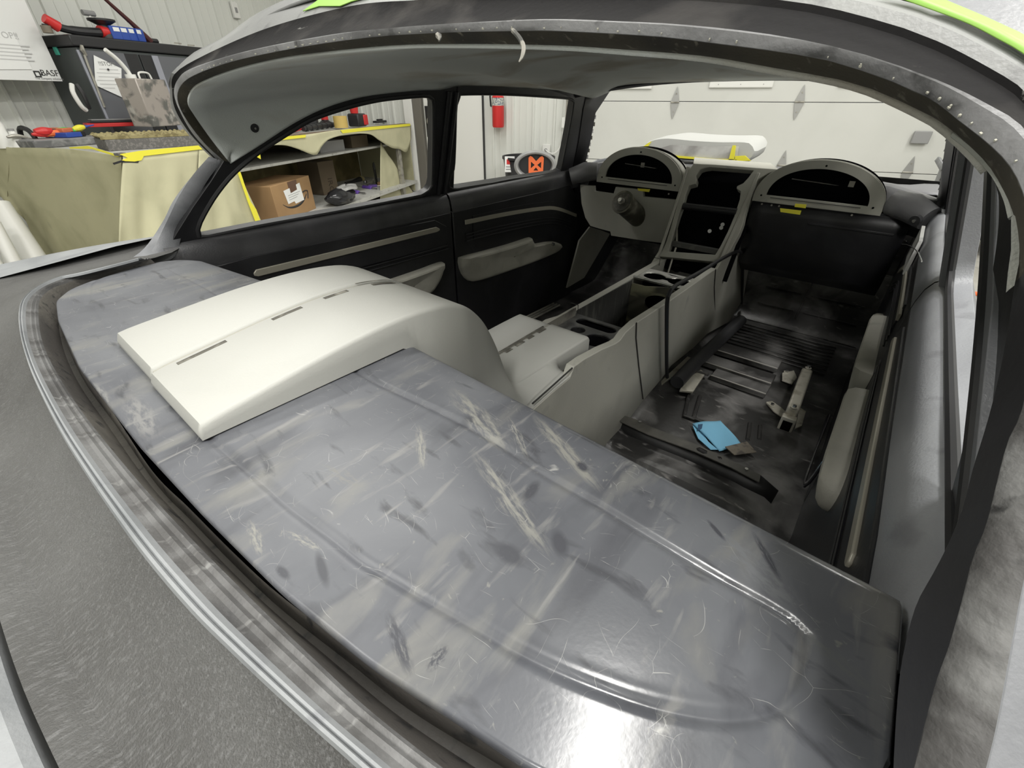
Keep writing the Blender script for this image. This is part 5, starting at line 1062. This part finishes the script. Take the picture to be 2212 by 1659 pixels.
for i, x in enumerate((252, 268, 284, 300)):
    p = on_cab(x); o = M().box(p+ZV*.05, (.12, .085, .10), rotax(.15*(i-1))).build('blue_packet', bluep_m, None, bevel=.006)
    tag(o, ['blue packet nearest the black funnel on the cabinet', 'blue packet second from the black funnel on the cabinet', 'blue packet third from the black funnel on the cabinet', 'blue packet nearest the dark wand on the cabinet'][i], 'box', 'blue packets on the cabinet')
    M().box(p+ZV*.075+BXV*.062, (.003, .05, .03), rotax(.15*(i-1))).build('label', sheet_m, o)
p = on_cab(250)+ZV*.0-BXV*.22; ml = M().tube([p, p+ZV*.20], .012, 8).build('small_mallet', whitep_m, None); tag(ml, 'small pale mallet standing behind the blue packets', 'mallet'); M().tube([p+ZV*.20-BYV*.05, p+ZV*.20+BYV*.05], .022, 10).build('head', greyp_m, ml)
p = on_cab(322); wn = M().tube([p+ZV*.012+BYV*.03, p+ZV*.15-BYV*.10, p+ZV*.30-BYV*.26], [.03, .02, .014], 10).build('blow_gun', mat('dark_red_metal', (.09, .03, .03), .4, .3), None); tag(wn, 'dark blow gun leaning up at the right end of the blue packets', 'tool')
M().tube([p+ZV*.02, p+ZV*.02+BYV*.10], .022, 8).build('trigger_grip', dkp_m, wn)
p = on_cab(107); kb = M().tube([p+ZV*0, p+ZV*.05], .035, 12).build('tan_cap', mat('tan_plastic', (.2, .17, .13), .6), None); tag(kb, 'small tan knob at the left end of the cabinet top', 'knob')
M().tube([p+ZV*.05, p+ZV*.06], .02, 10).build('button', dkp_m, kb)
# ---- wall board with logo and notice
bp = [P(x, y, 'bx', XL+.36) for x, y in [(-160,-120),(20,-75),(135,177),(-160,172)]]
y1_ = P(135, 176, 'bx', XL+.36); y0z = P(54, 0, 'bx', XL+.36)
bb_ = M().box(B(XL+.36, y1_.dot(BYV)-.75, y1_.z+.65), (.012, 1.5, 1.3), BAX).build('wall_board', mat('board_white', (.80, .81, .80), .35), None, bevel=.002); tag(bb_, 'large white glossy wall board with a small black company logo', 'board')
for dy_ in (-.9, -.3): M().box(B(XL+.19, y1_.dot(BYV)+dy_, y1_.z+.9), (.33, .04, .04), BAX).build('standoff', galv_m, bb_)
def WB(x, y, off=.0): return P(x, y, 'bx', XL+.368+off)
text('logo_text', 'BASF', .062, WB(110, 164), BYV, ZV, blackink_m, bb_, .001)
text('tagline', 'The company solutions', .022, WB(108, 172), BYV, ZV, ink_m, bb_, .0005)
c = WB(81, 160); M().plate([c+BYV*a+ZV*b for a, b in [(-.023,-.023),(.023,-.023),(.023,.023),(-.023,.023)]], [[c+BYV*a+ZV*b for a, b in [(-.013,-.013),(-.013,.013),(.013,.013),(.013,-.013)]]], BXV*.001).build('logo_square', blackink_m, bb_)
c = WB(91, 161); M().box(c, (.001, .014, .014), BAX).build('logo_square', blackink_m, bb_)
nb = M().plate([WB(*p, .004) for p in [(-60,68),(27,68),(70,150),(-60,150)]], [], BXV*.001).build('paper_notice', sheet_m, bb_)
text('notice_title', 'STOP!!', .06, WB(14, 82, .007), BYV, ZV, mat('mid_ink', (.55, .55, .55), .8), bb_, .0004)
for k in range(5): M().box(WB(22+3*k, 97+8*k, .006), (.0005, .26-.03*(k % 2), .008), BAX).build('notice_text', mat('pale_ink', (.6, .6, .6), .8), bb_)
p = P(508, 22, 'bx', XL+.03); sw = M().box(p, (.035, .09, .16), BAX).build('wall_switch', whitep_m, None, bevel=.006); tag(sw, 'small white switch box on the ribbed wall above the car roof', 'switch')
M().box(p+BXV*.02, (.01, .03, .05), BAX).build('rocker', greyp_m, sw)

# ---- white rolls leaning by the bench end
def cone(name, top_, bot_, r0, r1, label, m=whitep_m):
    o = M().tube([bot_, bot_.lerp(top_, .5), top_], [r0, (r0+r1)/2, r1], 20).build(name, m, None); tag(o, label, 'roll', 'white film rolls'); M().tube([top_, top_+(top_-bot_).normalized()*.004], r1*.6, 14).build('roll_core', dkp_m, o); return o
a_ = P(95, 590, 'by', 1.72); b_ = P(-2, 440, 'by', 1.80)
cone('film_roll', b_, Vector((a_.x, a_.y, .03)), .085, .07, 'thick white film roll leaning nearest the masking paper')
a_ = P(42, 600, 'by', 1.50); b_ = P(-12, 480, 'by', 1.60)
cone('film_roll', b_, Vector((a_.x, a_.y, .03)), .06, .035, 'thin white film roll leaning left of the thick one')
a_ = P(5, 606, 'by', 1.34); b_ = P(-40, 520, 'by', 1.44)
cone('film_roll', b_, Vector((a_.x, a_.y, .03)), .06, .03, 'short white film roll furthest left of the leaning rolls')
p = P(60, 555, 'by', 2.4); tb('brown_crate', Vector((p.x, p.y, .14)), (.5, .4, .26), cardd_m, 'dark brown box on the floor under the bench end', 'box')

# ---- front wall: extinguisher, outlet, bin, oval housing
p = P(1076, 240, 'by', YF-.12); zt_ = P(1076, 228, 'by', YF-.12).z; zb2 = P(1076, 275, 'by', YF-.12).z
ex = M().tube([Vector((p.x, p.y, zb2)), Vector((p.x, p.y, zb2+.02)), Vector((p.x, p.y, zt_+.10)), Vector((p.x, p.y, zt_+.16))], [.075, .083, .083, .03], 20).build('fire_extinguisher', redp_m, None); tag(ex, 'red fire extinguisher hanging on the ribbed front wall', 'fire extinguisher')
M().tube([Vector((p.x, p.y, zt_+.0)), Vector((p.x, p.y, zt_+.09))], .0845, 20).build('label_band', mat('label_mix', (.55, .56, .5), .5, noise=[((.1, .12, .2), 60, .5, .6)]), ex)
M().tube([Vector((p.x, p.y, zt_+.16)), Vector((p.x, p.y, zt_+.22))], .02, 10).build('valve', galv_m, ex)
M().box(Vector((p.x, p.y, zt_+.23)), (.03, .12, .03), BAX).build('lever', dkp_m, ex)
M().tube(spline([Vector((p.x, p.y, zt_+.2)), Vector((p.x, p.y, zt_+.2))-BXV*.11, Vector((p.x, p.y, zt_))-BXV*.11, Vector((p.x, p.y, zb2+.25))-BXV*.10], 14), .012, 8).build('hose', dkp_m, ex)
M().box(Vector((p.x, p.y, zt_-.02))+BYV*.075, (.05, .045, .4), BAX).build('bracket', dkp_m, ex)
p = P(1180, 323, 'by', YF-.03); ou = M().box(p, (.11, .02, .13), BAX).build('wall_outlet', whitep_m, None, bevel=.004); tag(ou, 'white electrical outlet on the front wall above the bin', 'outlet')
M().tube([p-BYV*.01, p-BYV*.03], .018, 10).build('plug', greyp_m, ou)
cdp = spline([p-BYV*.03, P(1186, 330, 'by', YF-.1), P(1200, 330, 'by', YF-.1), P(1212, 312, 'by', YF-.08), P(1219, 280, 'by', YF-.05), P(1222, 240, 'by', YF-.05), P(1224, 190, 'by', YF-.05)], 30)
tag(M().tube(cdp, .008, 6).build('power_cord', whitep_m, None), 'thin white power cord rising from the outlet to the door track', 'cord')
cn = P(1226, 240, 'by', YF-.10); cdn = M().tube([Vector((cn.x, cn.y, .3)), Vector((cn.x, cn.y, 2.6))], .025, 10).build('door_track', galv_m, None); tag(cdn, 'vertical galvanised track at the left edge of the garage door', 'track')
for z_ in (.6, 1.02, 1.5, 2.2): M().box(Vector((cn.x, cn.y, z_))+BYV*.03-BXV*.02, (.10, .06, .12), BAX).build('track_bracket', whitep_m, cdn)
pz = P(1142, 337, 'by', 6.1); cz_ = Vector((pz.x, pz.y, 0)); zr = pz.z
bi = M().tube([cz_, cz_+ZV*.02, cz_+ZV*(zr-.02)], [.26, .27, .35], 28, cap=False); 
bn_ = bi.build('trash_bin', dkp_m, None, thick=.006); tag(bn_, 'round black trash bin by the front wall with a red and white label', 'bin')
M().tube([cz_+ZV*(zr-.03), cz_+ZV*zr], .365, 28, cap=False).build('rim', dkp_m, bn_, thick=.01)
M().tube([cz_+ZV*.03, cz_+ZV*(zr-.08)], .25, 24).build('liner', mat('grey_liner', (.1, .1, .1), .4), bn_)
dl = (EYE-cz_); dl.z = 0; dl.normalize(); sl = dl.cross(ZV)
lc = P(1101, 355, 'by', 5.80); lb = M().box(lc, (.13, .004, .19), (sl, dl, ZV)).build('bin_label', sheet_m, bn_); M().box(lc+dl*.003+ZV*.03, (.08, .003, .06), (sl, dl, ZV)).build('label_mark', redp_m, bn_)
for k in range(2): M().box(lc+dl*.003-ZV*(.03+.03*k), (.10, .003, .01), (sl, dl, ZV)).build('label_text', ink_m, bn_)
oc = P(1156, 357, 'by', 5.2); dl = (EYE-oc); dl.z = 0; dl.normalize(); sl = ZV.cross(dl)
def ov_(rx_, rz_, d, k=0): return [oc + sl*(rx_*math.cos(a)*(1+.0*math.sin(a))) + ZV*(rz_*math.sin(a)) + dl*d for a in np.linspace(0, 2*math.pi, 40, endpoint=False)]
oh = M().grid([ov_(.19,.12,-.12), ov_(.245,.155,-.03), ov_(.25,.16,.03), ov_(.225,.14,.06), ov_(.205,.125,.05), ov_(.19,.11,-.02), ov_(.02,.02,-.05)], True).build('oval_housing', mat('grey_shell', (.30, .30, .30), .35), None); tag(oh, 'grey oval shell with a black inside holding an orange crossed bracket', 'housing')
M().grid([ov_(.195,.118,.0), ov_(.01,.01,.0)], True).build('dark_inside', dkp_m, oh)
M().tube([Vector((oc.x, oc.y, 0)), Vector((oc.x, oc.y, oc.z-.13))], .04, 12).build('stand', dkp_m, oh)
xb = [(-.085,-.10),(-.045,-.10),(-.03,-.09),(.03,-.09),(.045,-.10),(.085,-.10),(.09,.08),(.07,.10),(.045,.09),(0,.045),(-.045,.09),(-.07,.10),(-.09,.08)]
wx = oc + dl*.012 - sl*(-.01)
tri = [[(-.06,-.03),(-.06,.04),(-.015,.005)],[(.06,-.03),(.06,.04),(.015,.005)],[(-.03,-.055),(.03,-.055),(0,-.02)]]
ob = M().plate([wx+sl*a+ZV*b for a, b in xb], [[wx+sl*a+ZV*b for a, b in t_] for t_ in tri], dl*.008).build('crossed_bracket', orange_m, oh, smooth=False)
# ---- wrapped bumper part on the hood
hp_ = [(1392,318),(1405,304),(1440,298),(1500,303),(1560,306),(1620,307),(1634,318),(1636,330),(1622,346),(1590,348),(1540,346),(1460,340),(1420,334)]
yk = 2.74
base = P(1500, 346, 'y', yk-.1)
def wrap(y, k, dz_=0): 
    o = [P(x, y_, 'y', yk) for x, y_ in hp_]; cx_ = sum(p.x for p in o)/len(o); cz__ = sum(p.z for p in o)/len(o)
    return [Vector((cx_+(p.x-cx_)*k, y, cz__+(p.z-cz__)*k+dz_)) for p in spline(o, 50, True)]
m = M().grid([wrap(yk+.30, .2, .03), wrap(yk+.28, .9, .02), wrap(yk+.15, 1.0, .01), wrap(yk, 1.0), wrap(yk-.02, .96), wrap(yk-.02, .02)], True)
wp = m.build('wrapped_part', wrap_m, None); tag(wp, 'long part wrapped in white film and yellow tape resting on the car hood', 'package')
hd_z = wp.location.z
M().plate(PP_([(1420,322),(1450,313),(1520,316),(1596,316),(1592,342),(1540,345),(1462,339)], 'y', yk-.025), [], (0, -.003, 0)).build('grey_film_face', wrapg_m, wp)
for pts in ([(1450,335),(1462,336),(1545,343),(1592,344),(1592,348),(1540,347),(1452,340)], [(1583,314),(1590,314),(1586,345),(1574,346)], [(1588,337),(1610,336),(1622,347),(1588,348)], [(1388,318),(1402,308),(1408,305),(1400,317),(1394,322)]):
    M().plate(PP_(pts, 'y', yk-.03), [], (0, -.004, 0)).build('yellow_tape', yellow_m, wp)
M().box((base.x, yk+.1, max(1.004, base.z-.004)), (.42, .2, .016)).build('dark_underside', dkp_m, wp)

# ---- black machine cart seen through the right door window
cy_ = 5.4
cart = empty('machine_cart', P(2150, 550, 'by', cy_) , 'black wheeled machine cart with orange guard and white stripes beyond the right door window', 'cart')
w0 = P(2148, 540, 'by', cy_); gz = 0
def CP(x, y): return P(x, y, 'by', cy_)
a_, b_ = CP(2108, 440), CP(2230, 530)
M().box(B((a_.dot(BXV)+b_.dot(BXV))/2, cy_+.35, (a_.z+b_.z)/2), (abs(b_.dot(BXV)-a_.dot(BXV)), .66, abs(a_.z-b_.z)), BAX).build('body', dkp_m, cart, bevel=.02)
M().plate([CP(*p) for p in [(2130,485),(2158,436),(2170,440),(2168,485)]], [[CP(*p) for p in [(2151,459),(2157,457),(2157,464),(2152,465)]]], -BYV*.02).build('orange_guard', orange_m, cart, smooth=False)
for y in (498, 503): M().tube([CP(2110, y)-BYV*.01, CP(2230, y+2)-BYV*.01], .008, 6).build('stripe', whitep_m, cart)
M().tube([CP(2118, 487)-BYV*.04, CP(2230, 489)-BYV*.04], .03, 12).build('pipe', galv_m, cart)
for x in (2150, 2225):
    c = CP(x, 540); c = Vector((c.x, c.y, .07)); wh = M().tube([c-BXV*.02, c+BXV*.02], .07, 20).build('wheel', dkp_m, cart); M().tube([c-BXV*.024, c+BXV*.024], .04, 16).build('wheel_hub', galv_m, wh)
M().box(CP(2170, 400)+BYV*.3, (.5, .5, .3), BAX).build('upper_body', dkp_m, cart, bevel=.02)
p = P(2130, 640, 'z', .0); tb('floor_jack_plate', p+ZV*.012, (.25, .04, .022), orange_m, 'flat orange bar lying on the concrete floor right of the car', 'bar')
